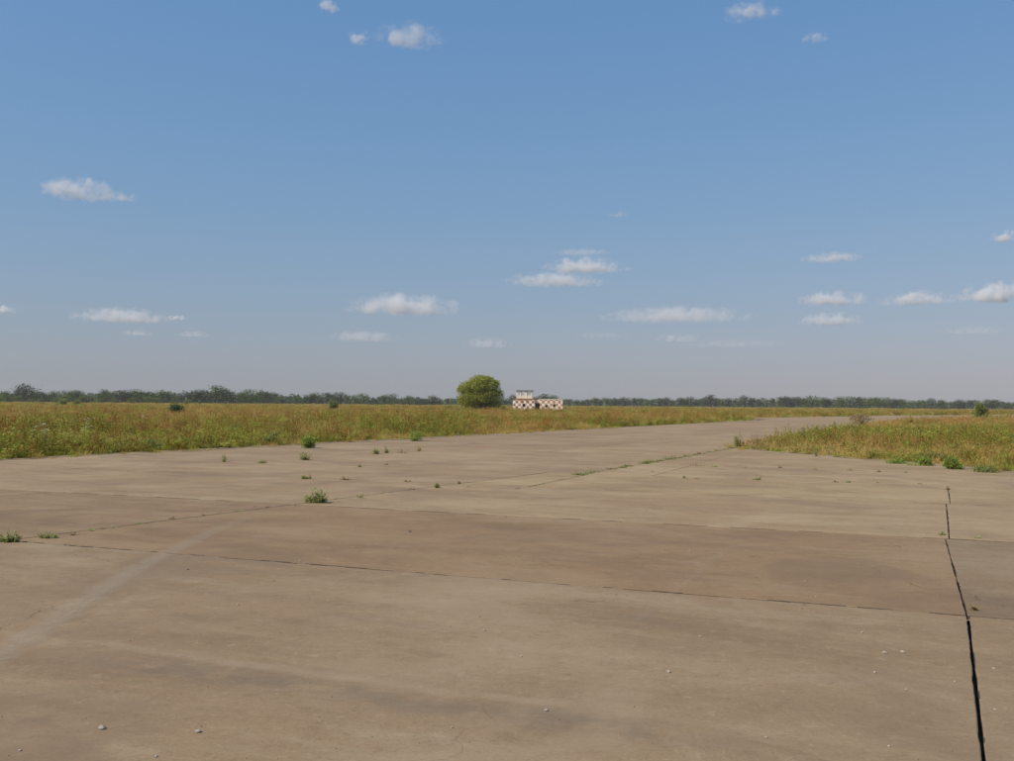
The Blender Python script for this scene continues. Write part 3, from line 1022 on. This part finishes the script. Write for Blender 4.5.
bush('bush', 951, 466, 26, 16, 27, m_weed2, 'bright green bush at the edge of the right field', 9, 1300, 0.06)
bush('bush', 897, 463.5, 30, 8, 29.5, m_weed2, 'flat green growth, leftmost of the green patch on the right edge', 16, 700, 0.05)
bush('bush', 985, 470, 34, 9, 25.8, m_bushg, 'low green growth right of the bright green bush on the right edge', 17, 800, 0.05)
bush('bush', 936, 461, 30, 11, 31, m_bushg, 'green growth just behind the bright green bush on the right edge', 18, 800, 0.06)
bush('bush', 922, 464, 26, 12, 28.5, m_weed2, 'lower green bush left of the bright one on the right edge', 10, 900, 0.06)
bush('bush', 862, 425, 26, 13, 95, m_weed4, 'brown dry weed thicket in the right field', 11, 900, 0.14)
bush('bush', 62, 404, 12, 8, 320, m_bushg, 'left one of two small bushes before the left treeline', 12, 700, 0.4)
bush('bush', 76, 404, 9, 6, 330, m_bushg, 'right one of two small bushes before the left treeline', 13, 600, 0.4)
bush('bush', 565, 406, 9, 4, 260, m_weed4, 'small brown shrub in the far field right of the tower', 14, 500, 0.3)
bush('bush', 503, 411, 9, 6, 242, m_bushg, 'low shrub between the round tree and the checkered building', 15, 600, 0.3)


def flower(px, py, dist, n_head, label, seed):
    r = random.Random(seed)
    d = ray(px, py)
    t = empty('wildflower', (d.x / d.y * dist, dist, -0.06))
    st, lf = MB(), MB()
    for i in range(n_head):
        hd = MB()
        p = Vector((r.uniform(-.2, .2), r.uniform(-.15, .15), 0))
        top = p + Vector((r.uniform(-.25, .25), r.uniform(-.2, .2), r.uniform(0.6, 1.0)))
        st.tube([p, p.lerp(top, .5) + Vector((r.uniform(-.03, .03), 0, 0)), top], [0.006, 0.005, 0.003], 4)
        for k in range(14):
            a, q = r.uniform(0, 6.28), r.uniform(0, 0.03)
            hd.leaf(top + Vector((q * math.cos(a), q * math.sin(a), r.uniform(-.01, .02))), (math.cos(a), math.sin(a), 0.2), (0, 0, 1), 0.045, 0.04)
        obj('flower_head', hd.mesh('flower_head', [m_white]), t)
        for k in range(9):
            a = r.uniform(0, 6.28)
            lf.leaf(p.lerp(top, r.uniform(.05, .7)), (math.cos(a), math.sin(a), .4), (0, 0, 1), .12, .03)
    obj('stems', st.mesh('stems', [m_stem]), t)
    obj('leaves', lf.mesh('leaves', [m_weed]), t)
    tag(t, label, 'wildflower', 'white wildflowers in the left field')


flower(46, 452, 31.5, 9, 'white-flowered plant nearest the concrete at the far left', 1)
flower(86, 440, 41, 7, 'white-flowered plant farther back at the far left', 2)
flower(146, 428, 55, 5, 'white-flowered plant farthest back in the left field', 3)


# ------------------------------------------------------------------ trees
def tree_meshes(seed, h, w, n_leaf, leaf, lobes_n=10, low=0.15, round_=False):
    r = random.Random(seed)
    tk, lf = MB(), MB()
    lobes = []
    top = Vector((r.uniform(-.04, .04) * w, r.uniform(-.04, .04) * w, h * 0.72))
    tk.tube([(0, 0, -0.1), (top.x * .4, top.y * .4, h * 0.3), top], [0.035 * h, 0.026 * h, 0.008 * h], 7)
    for i in range(lobes_n):
        a = 6.283 * (i + r.uniform(-.3, .3)) / lobes_n * 2.4
        z = h * (low + 0.10 + (0.80 - low) * (i + 0.5) / lobes_n)
        wid = math.sqrt(max(0.05, 1 - ((z / h - 0.45) / 0.58) ** 2)) if round_ else (1.0 - 0.55 * abs(z / h - 0.5)) * r.uniform(0.6, 1.0)
        q = 0.31 * w * wid
        c = Vector((q * math.cos(a), q * math.sin(a), z))
        lobes.append((c, r.uniform(0.17, 0.24) * w, r.uniform(0.13, 0.20) * h))
        tk.tube([top * r.uniform(0.35, 0.7), top.lerp(c, 0.55) - Vector((0, 0, 0.05 * h)), c], [0.015 * h, 0.010 * h, 0.004 * h], 5)
    lobes.append((Vector((0, 0, h * 0.80)), 0.22 * w, 0.17 * h))
    if round_:
        lobes.append((Vector((0, 0, h * 0.5)), 0.36 * w, 0.40 * h))
        lobes.append((Vector((0, 0, h * 0.45)), 0.36 * w, 0.38 * h))
    clumps = []
    for c, rw, rh in lobes:
        for k in range(max(5, n_leaf // (len(lobes) * 12))):
            v = Vector((r.gauss(0, 1), r.gauss(0, 1), r.gauss(0, 1))).normalized() * (r.random() ** 0.3)
            clumps.append(c + Vector((v.x * rw, v.y * rw, v.z * rh)))
    for i in range(n_leaf):
        c = r.choice(clumps)
        q = c + Vector((r.gauss(0, 1), r.gauss(0, 1), r.gauss(0, .8))) * leaf * 1.5
        if round_:
            e_ = math.sqrt((q.x / (0.50 * w)) ** 2 + (q.y / (0.50 * w)) ** 2 + ((q.z - 0.47 * h) / ((0.54 if q.z > 0.47 * h else 0.95) * h)) ** 2)
            lim = 0.97 + 0.13 * mn.noise(q * 0.55) + 0.06 * mn.noise(q * 1.7)
            if e_ > lim: q = Vector((q.x, q.y, q.z - 0.47 * h)) * (lim / e_) * r.uniform(0.86, 1.0) + Vector((0, 0, 0.47 * h))
        q.z = min(max(q.z, 0.15), h * 1.02)
        lf.leaf(q, (r.uniform(-1, 1), r.uniform(-1, 1), r.uniform(-0.8, 0.7)), (r.uniform(-1, 1), r.uniform(-1, 1), 1), leaf * r.uniform(0.7, 1.4), leaf * r.uniform(0.5, 0.9))
    return tk, lf


m_round = G_('willow_leaf', (0.21, 0.235, 0.035), (0.41, 0.42, 0.085), 0.3)
D_ = 252.0
d = ray(480, 404)
rtree = empty('round_tree', (d.x / d.y * D_, D_, -0.06))
tk, lf = tree_meshes(41, 9.2, 12.4, 32000, 0.30, 24, 0.0, True)
obj('trunk', tk.mesh('trunk', [m_bark]), rtree)
obj('crown', lf.mesh('crown', [m_round]), rtree)
tag(rtree, 'big round green tree left of the checkered building', 'tree')

m_far = [G_('far_leaf_a', (0.055, 0.10, 0.018), (0.115, 0.17, 0.036), 0.25), G_('far_leaf_b', (0.040, 0.058, 0.023), (0.075, 0.092, 0.040), 0.25), G_('far_leaf_c', (0.11, 0.155, 0.04), (0.18, 0.215, 0.065), 0.25)]
far_kinds = []
for i in range(9):
    r = random.Random(200 + i)
    hh = 1.0
    tk, lf = tree_meshes(300 + i, 10.0, r.uniform(8.5, 13.0), 900, 0.75, 10, 0.0)
    far_kinds.append((tk.mesh('trunk', [m_bark]), [lf.mesh('crown', [m_far[i % 2]]), lf.mesh('crown', [m_far[2]])]))
r = random.Random(77)
x = -70.0
# outline of the wood along the horizon: (photo x, crown height in photo pixels)
prof = [(-80, 13), (0, 13), (20, 12), (28, 15), (60, 11), (130, 12.5), (150, 14), (200, 14), (218, 17), (250, 13), (300, 11.5), (340, 11.5), (400, 9), (450, 8.5), (510, 10), (555, 11), (580, 8), (640, 10), (700, 10), (715, 12), (760, 10.5), (840, 11.5), (900, 10.5), (950, 10), (1014, 9.5), (1100, 9.5)]


def prof_h(x_):
    for (a, ha), (b_, hb) in zip(prof, prof[1:]):
        if a <= x_ <= b_: return ha + (hb - ha) * (x_ - a) / (b_ - a)
    return 9


STAND = [(28, 'tall round-topped tree standing out of the treeline at the far left'), (150, 'tall tree in the treeline above the bluish bush'), (218, 'tallest dark tree of the left treeline, right of the bluish bush'),
         (553, 'dark domed tree just above the right half of the checkered building'), (510, 'tree showing between the round tree and the lookout'), (715, 'tallest tree of the right treeline, above the bend of the taxiway'),
         (838, 'broad rounded tree in the right treeline above the brown thicket'), (1000, 'tree in the treeline just right of the tall green bush')]
used = set()
while x < 1085:
    left = x < 440
    dist = (690 if x < 260 else 780) + r.uniform(-25, 25) if left else 900 + r.uniform(-40, 40)
    h = prof_h(x) * dist / F * (r.uniform(0.62, 1.22) if left else r.uniform(0.75, 1.12))
    d = ray(x, 400)
    k = r.randrange(9)
    tk_me, crowns = far_kinds[k]
    t = empty('tree', (d.x / d.y * dist, dist, -0.06), r.uniform(0, 6.28), (h / 10 * r.uniform(1.1, 1.6), h / 10 * r.uniform(1.1, 1.6), h / 10))
    obj('trunk', tk_me, t)
    obj('crown', crowns[0], t)
    if x < 250: lab, grp = 'dark green tree of the taller treeline along the left horizon', 'trees of the left treeline'
    elif x < 455: lab, grp = 'grey-green tree of the low treeline left of the round tree', 'trees left of the round tree'
    elif x < 570: lab, grp = 'hazy tree showing behind the checkered building', 'trees behind the building'
    else: lab, grp = 'hazy grey-green tree of the far treeline along the right horizon', 'trees of the right treeline'
    for sx, sl in STAND:
        if sx not in used and abs(x - sx) < 5:
            used.add(sx)
            lab = sl
            t.scale.z *= 1.12
            break
    tag(t, lab, 'tree', grp)
    x += r.uniform(4.8, 8.2)

# brighter bushes in front of the left treeline
x = -60.0
while x < 210:
    dist = 560 + r.uniform(-40, 40)
    h = r.uniform(5.0, 9.0) * dist / F * (1.0 if x < 160 else 0.7)
    d = ray(x, 400)
    tk_me, crowns = far_kinds[r.randrange(9)]
    t = empty('bush', (d.x / d.y * dist, dist, -0.06), r.uniform(0, 6.28), (h / 10 * 1.5, h / 10 * 1.5, h / 10))
    obj('stems', tk_me, t)
    obj('foliage', crowns[1], t)
    tag(t, 'lighter green bush in front of the left treeline', 'bush', 'bushes before the left treeline')
    x += r.uniform(9, 19)

# wood behind the front row
wood = MB()
for i in range(46000):
    x = r.uniform(-110, 1120)
    dist = r.uniform(800, 860) if x < 440 else r.uniform(960, 1060)
    d = ray(x, 400)
    h = prof_h(min(max(x, -80), 1100)) * dist / F
    lum = 0.45 + 0.30 * mn.noise(Vector((x * 0.09, 0, 3.3))) + 0.25 * mn.noise(Vector((x * 0.31, 2, 3.3)))
    z = r.random() ** 1.1 * h * max(0.45, min(0.92, lum + 0.28))
    wood.leaf((d.x / d.y * dist, dist, max(0.3, z)), (r.uniform(-1, 1), r.uniform(-1, 1), r.uniform(-0.5, 0.8)), (r.uniform(-1, 1), r.uniform(-1, 1), 1), r.uniform(0.9, 1.7), r.uniform(0.7, 1.2))
tag(obj('far_wood', wood.mesh('far_wood', [m_far[1]])), 'dense dark wood behind the front trees along the whole horizon', 'wood', kind='stuff')

# ------------------------------------------------------------------ checkered control post
D2 = 246.0
d = ray(538, 404)
bld = empty('control_post', (d.x / d.y * D2, D2, -0.06), math.radians(-4))
tag(bld, 'low checkered white and rust control post with open lookout frame', 'building')


def checker_mat(name, size, ox, base, c1, c2, wearf):
    m_, nt_, out_ = newmat(name)
    n_ = N(nt_)
    tc_ = n_.new('ShaderNodeTexCoord')
    ch = n_.new('ShaderNodeTexChecker')
    n_.link(n_.vmath('ADD', tc_.outputs['Object'], (ox, ox * 0.5, 0.03)), ch.inputs['Vector'])
    ch.inputs['Scale'].default_value = 1.0 / size
    ch.inputs['Color1'].default_value = (0, 0, 0, 1)
    ch.inputs['Color2'].default_value = (1, 1, 1, 1)
    nz = n_.noise(tc_.outputs['Object'], 0.9, 5, 0.65)
    nz2 = n_.noise(tc_.outputs['Object'], 3.0, 5, 0.7)
    c_ = n_.mix(n_.math('MULTIPLY', ch.outputs['Fac'], n_.ramp(nz, wearf - 0.08, wearf + 0.08)), c1, c2)
    c_ = n_.mix(n_.ramp(nz2, 0.58, 0.75, 0, 0.4), c_, base)
    n_.principled(c_, 0.95, out_, nz2, 0.3, 0.02)
    return m_


m_chk = checker_mat('checkered_plaster', 0.66, 0.11, (0.70, 0.56, 0.42), (0.88, 0.83, 0.75), (0.36, 0.16, 0.09), 0.38)
m_chk2 = checker_mat('faded_checkered_plaster', 0.66, 0.3, (0.68, 0.48, 0.34), (0.87, 0.79, 0.68), (0.50, 0.23, 0.12), 0.37)
m_dark = plain_mat('dark_interior', (0.015, 0.013, 0.012), (0.03, 0.025, 0.02), 2)
m_rustp = plain_mat('rust_paint', (0.34, 0.13, 0.05), (0.48, 0.23, 0.10), 2)
m_pale = plain_mat('pale_plaster', (0.74, 0.64, 0.52), (0.86, 0.79, 0.68), 1.5)
m_roof = plain_mat('bitumen_roof', (0.08, 0.075, 0.07), (0.13, 0.12, 0.11), 2)


def wall_with_holes(x0, x1, y, z1, holes, th, mat, name, parent):
    """a wall in the xz plane with real openings: made of the blocks round them"""
    xs = sorted({x0, x1, *[h[0] for h in holes], *[h[1] for h in holes]})
    zs = sorted({0.0, z1, *[h[2] for h in holes], *[h[3] for h in holes]})
    b_ = MB()
    for i in range(len(xs) - 1):
        for j in range(len(zs) - 1):
            cx, cz = (xs[i] + xs[i + 1]) / 2, (zs[j] + zs[j + 1]) / 2
            if any(h[0] < cx < h[1] and h[2] < cz < h[3] for h in holes): continue
            b_.box((cx, y, cz), (xs[i + 1] - xs[i], th, zs[j + 1] - zs[j]))
    return obj(name, b_.mesh(name, [mat]), parent)


ZH = 2.95
# left block
wall_with_holes(-6.1, -0.75, -2.0, ZH, [(-3.7, -3.05, 1.1, 1.85)], 0.28, m_chk, 'front_wall', bld)
# recessed middle with doorway
wall_with_holes(-0.745, 0.55, -1.25, ZH - 0.1, [(-0.62, 0.5, 0.0, 2.05)], 0.25, m_pale, 'recess_wall', bld)
# right block
wall_with_holes(0.555, 6.1, -2.15, ZH - 0.06, [(1.85, 2.45, 1.0, 1.65), (3.75, 4.35, 1.15, 1.8)], 0.28, m_chk2, 'front_wall', bld)
for (x0, x1, y) in ((-6.1, -0.75, -2.0), (0.555, 6.1, -2.15)):
    for xx in (x0 + 0.14, x1 - 0.14):
        b_ = MB(); b_.box((xx, y + 0.142 + 1.9, ZH / 2 - 0.05), (0.28, 3.8, ZH - 0.1))
        obj('side_wall', b_.mesh('side_wall', [m_chk if x0 < 0 else m_chk2]), bld)
b_ = MB(); b_.box((0, 1.95, ZH / 2 - 0.06), (12.1, 0.25, ZH - 0.12)); obj('back_wall', b_.mesh('back_wall', [m_pale]), bld)
b_ = MB(); b_.box((-3.4, -0.1, ZH + 0.09), (5.7, 4.3, 0.17)); obj('roof', b_.mesh('roof', [m_rustp]), bld)
b_ = MB(); b_.box((3.3, -0.15, ZH + 0.03), (5.9, 4.4, 0.15)); obj('roof', b_.mesh('roof', [m_pale]), bld)
b_ = MB(); b_.box((0.0, 0.3, ZH - 0.02), (1.2, 3.2, 0.14)); obj('roof', b_.mesh('roof', [m_roof]), bld)
# frames of the window openings, and the board over the middle window
for (x0, x1, z0, z1, y) in ((-3.7, -3.05, 1.1, 1.85, -2.0), (1.85, 2.45, 1.0, 1.65, -2.15), (3.75, 4.35, 1.15, 1.8, -2.15)):
    b_ = MB()
    for a in (((x0 + x1) / 2, y - 0.05, z0 - 0.045, x1 - x0 + 0.16, 0.09), ((x0 + x1) / 2, y - 0.05, z1 + 0.045, x1 - x0 + 0.16, 0.09)):
        b_.box(a[:3], (a[3], 0.24, a[4]))
    for xx in (x0 - 0.04, x1 + 0.04):
        b_.box((xx, y - 0.05, (z0 + z1) / 2), (0.08, 0.22, z1 - z0))
    obj('window_frame', b_.mesh('window_frame', [m_pale]), bld)
for xx in (-3.95, -2.55):
    b_ = MB(); b_.box((xx, -2.17, 2.42), (0.62, 0.05, 0.6)); obj('rust_panel', b_.mesh('rust_panel', [m_rustp]), bld)
# lookout frame on the left roof: posts, rails and a slab on top, open in between
look = obj('lookout', None, bld, (-3.25, -0.4, ZH + 0.175))
for i, xx in enumerate((-1.85, -0.95, 0.15, 0.5, 1.75)):
    for yy in (-1.3, 1.3):
        b_ = MB(); b_.box((xx, yy, 0.9), (0.30 if i != 2 else 0.42, 0.22, 1.8)); obj('post', b_.mesh('post', [m_pale]), look)
b_ = MB(); b_.box((0, 0, 1.895), (4.1, 3.1, 0.19)); obj('top_slab', b_.mesh('top_slab', [m_roof]), look)
for yy in (-1.30, 1.30):
    b_ = MB(); b_.box((0, yy * 1.002, 0.38), (3.72, 0.16, 0.76)); obj('parapet', b_.mesh('parapet', [m_pale]), look)
b_ = MB(); b_.box((-1.0, -1.2, 1.42), (0.9, 0.08, 0.14)); b_.box((1.1, -1.2, 1.42), (1.2, 0.08, 0.14)); obj('rail', b_.mesh('rail', [m_rustp]), look)

# ------------------------------------------------------------------ stones and crumbs on the concrete
m_stone = plain_mat('pale_stone', (0.32, 0.28, 0.22), (0.48, 0.43, 0.36), 30)
m_crumb = plain_mat('dark_crumb', (0.09, 0.075, 0.055), (0.15, 0.12, 0.09), 30)


def stone_mesh(seed):
    bm_ = bmesh.new()
    bmesh.ops.create_icosphere(bm_, subdivisions=2, radius=0.5)
    for v in bm_.verts:
        k = 1 + 0.38 * mn.noise(v.co * 2.1 + Vector((seed * 5.3, seed, 0))) + 0.12 * mn.noise(v.co * 6 + Vector((seed, 0, 0)))
        v.co = v.co * k
        v.co.z *= 0.62
    me_ = bpy.data.meshes.new('stone')
    bm_.to_mesh(me_); bm_.free()
    me_.materials.append(m_stone)
    return me_


stones = [stone_mesh(i) for i in range(5)]
big = [(102, 729, 7, 'larger pale stone at the lower left of the concrete'), (198, 732.5, 5.5, 'smaller pale stone right of the larger one at the lower left'),
       (669, 672.5, 4, 'pale pebble on the lower concrete right of centre'), (546, 711, 4, 'whitish pebble at the bottom centre of the concrete'),
       (903, 653, 4.5, 'bright white pebble, right one of a pair left of the black joint'), (885, 653.5, 4.5, 'white pebble, left one of a pair left of the black joint')]
for i, (x, y, w_, lab) in enumerate(big):
    p = pix(x, y)
    s = w_ * p.y / F
    o = obj('stone', stones[i % 5], None, (p.x, p.y, s * 0.20), i * 1.3, s)
    tag(o, lab, 'stone', 'pale stones on the concrete')
small = [(700, 637, 2.5), (862, 633, 2.5), (875, 673, 3), (906, 690, 2.5), (955, 682, 2.5), (995, 710, 2.5), (766, 738, 3), (889, 747, 3), (994, 669, 3), (452, 768 - 40, 2.5), (484, 631, 2.5), (521, 657, 2.5), (238, 605, 2.2), (156, 757, 3), (20, 751, 3), (690, 552, 2), (805, 582, 2), (816, 597, 2), (924, 544, 2), (300, 561, 2)]
for i, (x, y, w_) in enumerate(small):
    p = pix(x, y)
    s = w_ * p.y / F
    tag(obj('pebble', stones[i % 5], None, (p.x, p.y, s * 0.20), i * 0.9, s), 'tiny white pebble lying loose on the concrete slabs', 'pebble', 'tiny white pebbles')

# crumbs of old joint filler and grit
r = random.Random(9)
cr = MB()


def crumb(p, s, flat=0.5):
    v = [Vector((r.uniform(-.5, .5), r.uniform(-.5, .5), r.uniform(-.1, .1))) for _ in range(5)]
    a = r.uniform(0, 6.28)
    ring = [Vector((math.cos(a + k * 1.2566) * s * r.uniform(.3, .6), math.sin(a + k * 1.2566) * s * r.uniform(.3, .6), -0.002)) for k in range(5)]
    tp = Vector((0, 0, s * flat))
    cr.add([p + q for q in ring] + [p + tp + Vector((r.uniform(-.2, .2) * s, 0, 0))], [(k, (k + 1) % 5, 5) for k in range(5)])


for (x, y, w_) in [(188, 570, 5), (65, 545, 4), (130, 641, 3), (274, 581, 3), (410, 532, 7), (480, 617, 4), (451, 627, 3), (634, 707, 4), (580, 618, 3), (616, 595, 4), (627, 596, 3), (255, 507, 3), (506, 517, 3), (802, 609, 4), (903, 602, 2), (208, 687, 3), (318, 652, 2.5), (262, 561, 3)]:
    p = pix(x, y)
    crumb(p, w_ * p.y / F * 0.8, 0.35)
for i in range(900):
    dd = 4.4 + 22 * r.random() ** 1.6
    p = Vector((r.uniform(-.56, .56) * dd, dd, 0))
    crumb(p, r.uniform(0.004, 0.013), 0.4)
tag(obj('grit', cr.mesh('grit', [m_crumb])), 'dark crumbs and grit strewn over the concrete', 'grit', kind='stuff')

# ------------------------------------------------------------------ clouds
m_cloud, nt, out = newmat('cloud_vapour')
n = N(nt)
tc = n.new('ShaderNodeTexCoord')
oi = n.new('ShaderNodeObjectInfo')
co = tc.outputs['Object']                       # -1..1 across the cloud
off = n.vmath('ADD', co, n.vmath('SCALE', oi.outputs['Location']))
sx = n.new('ShaderNodeVectorMath', operation='SCALE')
n.link(oi.outputs['Location'], sx.inputs[0]); sx.inputs[3].default_value = 0.0137
asp = n.new('ShaderNodeSeparateColor')
n.link(oi.outputs['Color'], asp.inputs[0])
comb = n.new('ShaderNodeCombineXYZ')
n.link(asp.outputs[1], comb.inputs[0]); n.link(asp.outputs[1], comb.inputs[1]); comb.inputs[2].default_value = 1.0
cs = n.vmath('ADD', n.vmath('MULTIPLY', co, comb.outputs[0]), sx.outputs[0])
n1 = n.noise(cs, 1.15, 7, 0.62, 0.35)
sepo = n.new('ShaderNodeSeparateXYZ')
n.link(co, sepo.inputs[0])
zz = n.math('ADD', sepo.outputs[2], 0.45)
zl = n.math('MULTIPLY', n.math('MINIMUM', zz, 0.0), 3.2)           # flat base
zu = n.math('MULTIPLY', n.math('MAXIMUM', zz, 0.0), 0.85)
r2 = n.math('ADD', n.math('ADD', n.math('POWER', sepo.outputs[0], 2.0), n.math('POWER', sepo.outputs[1], 2.0)), n.math('ADD', n.math('POWER', zl, 2.0), n.math('POWER', zu, 2.0)))
sh = n.math('SUBTRACT', n.math('ADD', 0.52, n.math('MULTIPLY', n.math('SUBTRACT', n1, 0.5), 5.2)), r2)
den = n.math('MULTIPLY', n.ramp(sh, 0.0, 1.0), asp.outputs[0])
den = n.math('MULTIPLY', den, n.ramp(r2, 1.0, 0.8))
vol = n.new('ShaderNodeVolumePrincipled')
vol.inputs['Color'].default_value = (1.0, 0.982, 0.957, 1)
vol.inputs['Anisotropy'].default_value = 0.0
n.link(n.math('MULTIPLY', den, 0.02), vol.inputs['Density'])
n.link(vol.outputs[0], out.inputs['Volume'])

bm = bmesh.new()
bmesh.ops.create_icosphere(bm, subdivisions=3, radius=1.02)
cloud_me = bpy.data.meshes.new('cloud')
bm.to_mesh(cloud_me); bm.free()
cloud_me.materials.append(m_cloud)
clouds = [
    (404, 303, 118, 26, 0.8, 'bright puffy cloud in the middle left, above the round tree'),
    (556, 278, 100, 17, 0.85, 'lower, longer layer of the double cloud right of the picture centre'),
    (587, 264, 84, 20, 0.9, 'bright upper layer of the double cloud right of the picture centre'),
    (582, 251, 66, 7, 0.35, 'thin veil hanging over the double cloud right of centre'),
    (120, 314, 90, 17, 0.9, 'long flat cloud low on the left'),
    (78, 187, 70, 26, 0.55, 'lone cloud with a peak high on the left'),
    (122, 195, 34, 11, 0.3, 'small wisp just right of the peaked left cloud'),
    (408, 33, 72, 26, 0.38, 'thin wispy cloud near the top edge, left of centre'),
    (358, 35, 26, 16, 0.3, 'small scrap beside the wispy cloud at the top'),
    (752, 8, 56, 20, 0.34, 'faint cloud cut near the top edge, right of centre'),
    (328, 4, 22, 14, 0.3, 'tiny scrap touching the top edge left of centre'),
    (815, 36, 26, 12, 0.14, 'faint scrap below the top cloud on the right'),
    (675, 313, 150, 19, 0.75, 'long bank of cloud right of centre'),
    (832, 256, 60, 11, 0.7, 'thin high streak of cloud on the right'),
    (834, 297, 66, 17, 0.85, 'upper of two puffs stacked on the right'),
    (830, 318, 60, 16, 0.7, 'lower of two puffs stacked on the right'),
    (919, 297, 74, 16, 0.8, 'domed cloud between the stacked puffs and the right edge'),
    (994, 290, 60, 24, 0.9, 'cloud cut by the right edge at mid height'),
    (1006, 235, 26, 13, 0.7, 'small scrap near the right edge, higher up'),
    (364, 335, 70, 15, 0.5, 'pale low cloud below the bright puffy one'),
    (488, 342, 52, 13, 0.45, 'pale low cloud above and left of the round tree'),
    (678, 337, 46, 11, 0.42, 'pale low cloud under the long bank'),
    (735, 342, 110, 10, 0.3, 'very faint streak right of the pale one under the bank'),
    (972, 329, 60, 10, 0.35, 'faint low cloud near the right edge'),
    (137, 332, 30, 8, 0.5, 'small puff below the long flat left cloud'),
    (193, 333, 32, 8, 0.5, 'small pale puff low on the left, right of the others'),
    (177, 317, 18, 7, 0.6, 'tiny puff right of the long flat left cloud'),
    (618, 213, 24, 7, 0.12, 'barely visible wisp above the double cloud'),
    (0, 308, 30, 11, 0.7, 'little cloud cut by the left edge'),
    (600, 334, 60, 9, 0.22, 'ghostly low streak left of the pale cloud under the bank'),
]
BASE = 1300.0
for i, (x, y, w_, h_, dn, lab) in enumerate(clouds):
    d = ray(x, y)
    t = (BASE - EYE) / d.z
    p = d * t
    hw, hh = w_ * t / F / 2 * 1.15, h_ * t / F / 2 * 1.25
    o = obj('cloud', cloud_me, None, (p.x, p.y, p.z), math.atan2(-d.x, d.y), (hw, max(hh * 1.6, hw * 0.6), hh))
    # colour slots carry density (per metre, scaled by depth) and aspect
    if y > 325: dn *= 0.6
    o.color = (dn * 240.0 / max(hh * 1.6, hw * 0.6), min(7.0, hw / hh), 0, 1)
    tag(o, lab, 'cloud', 'small fair-weather clouds')

# ------------------------------------------------------------------ haze
m_haze, nt, out = newmat('haze_air')
n = N(nt)
vol = n.new('ShaderNodeVolumePrincipled')
vol.inputs['Color'].default_value = (0.97, 0.985, 1.0, 1)
vol.inputs['Density'].default_value = 0.00011
vol.inputs['Anisotropy'].default_value = 0.2
n.link(vol.outputs[0], out.inputs['Volume'])
hb = MB()
hb.box((0, 0, 9.5), (2860, 2860, 22))
tag(obj('haze', hb.mesh('haze', [m_haze])), 'thin pale haze lying over the whole airfield', 'haze', kind='stuff')
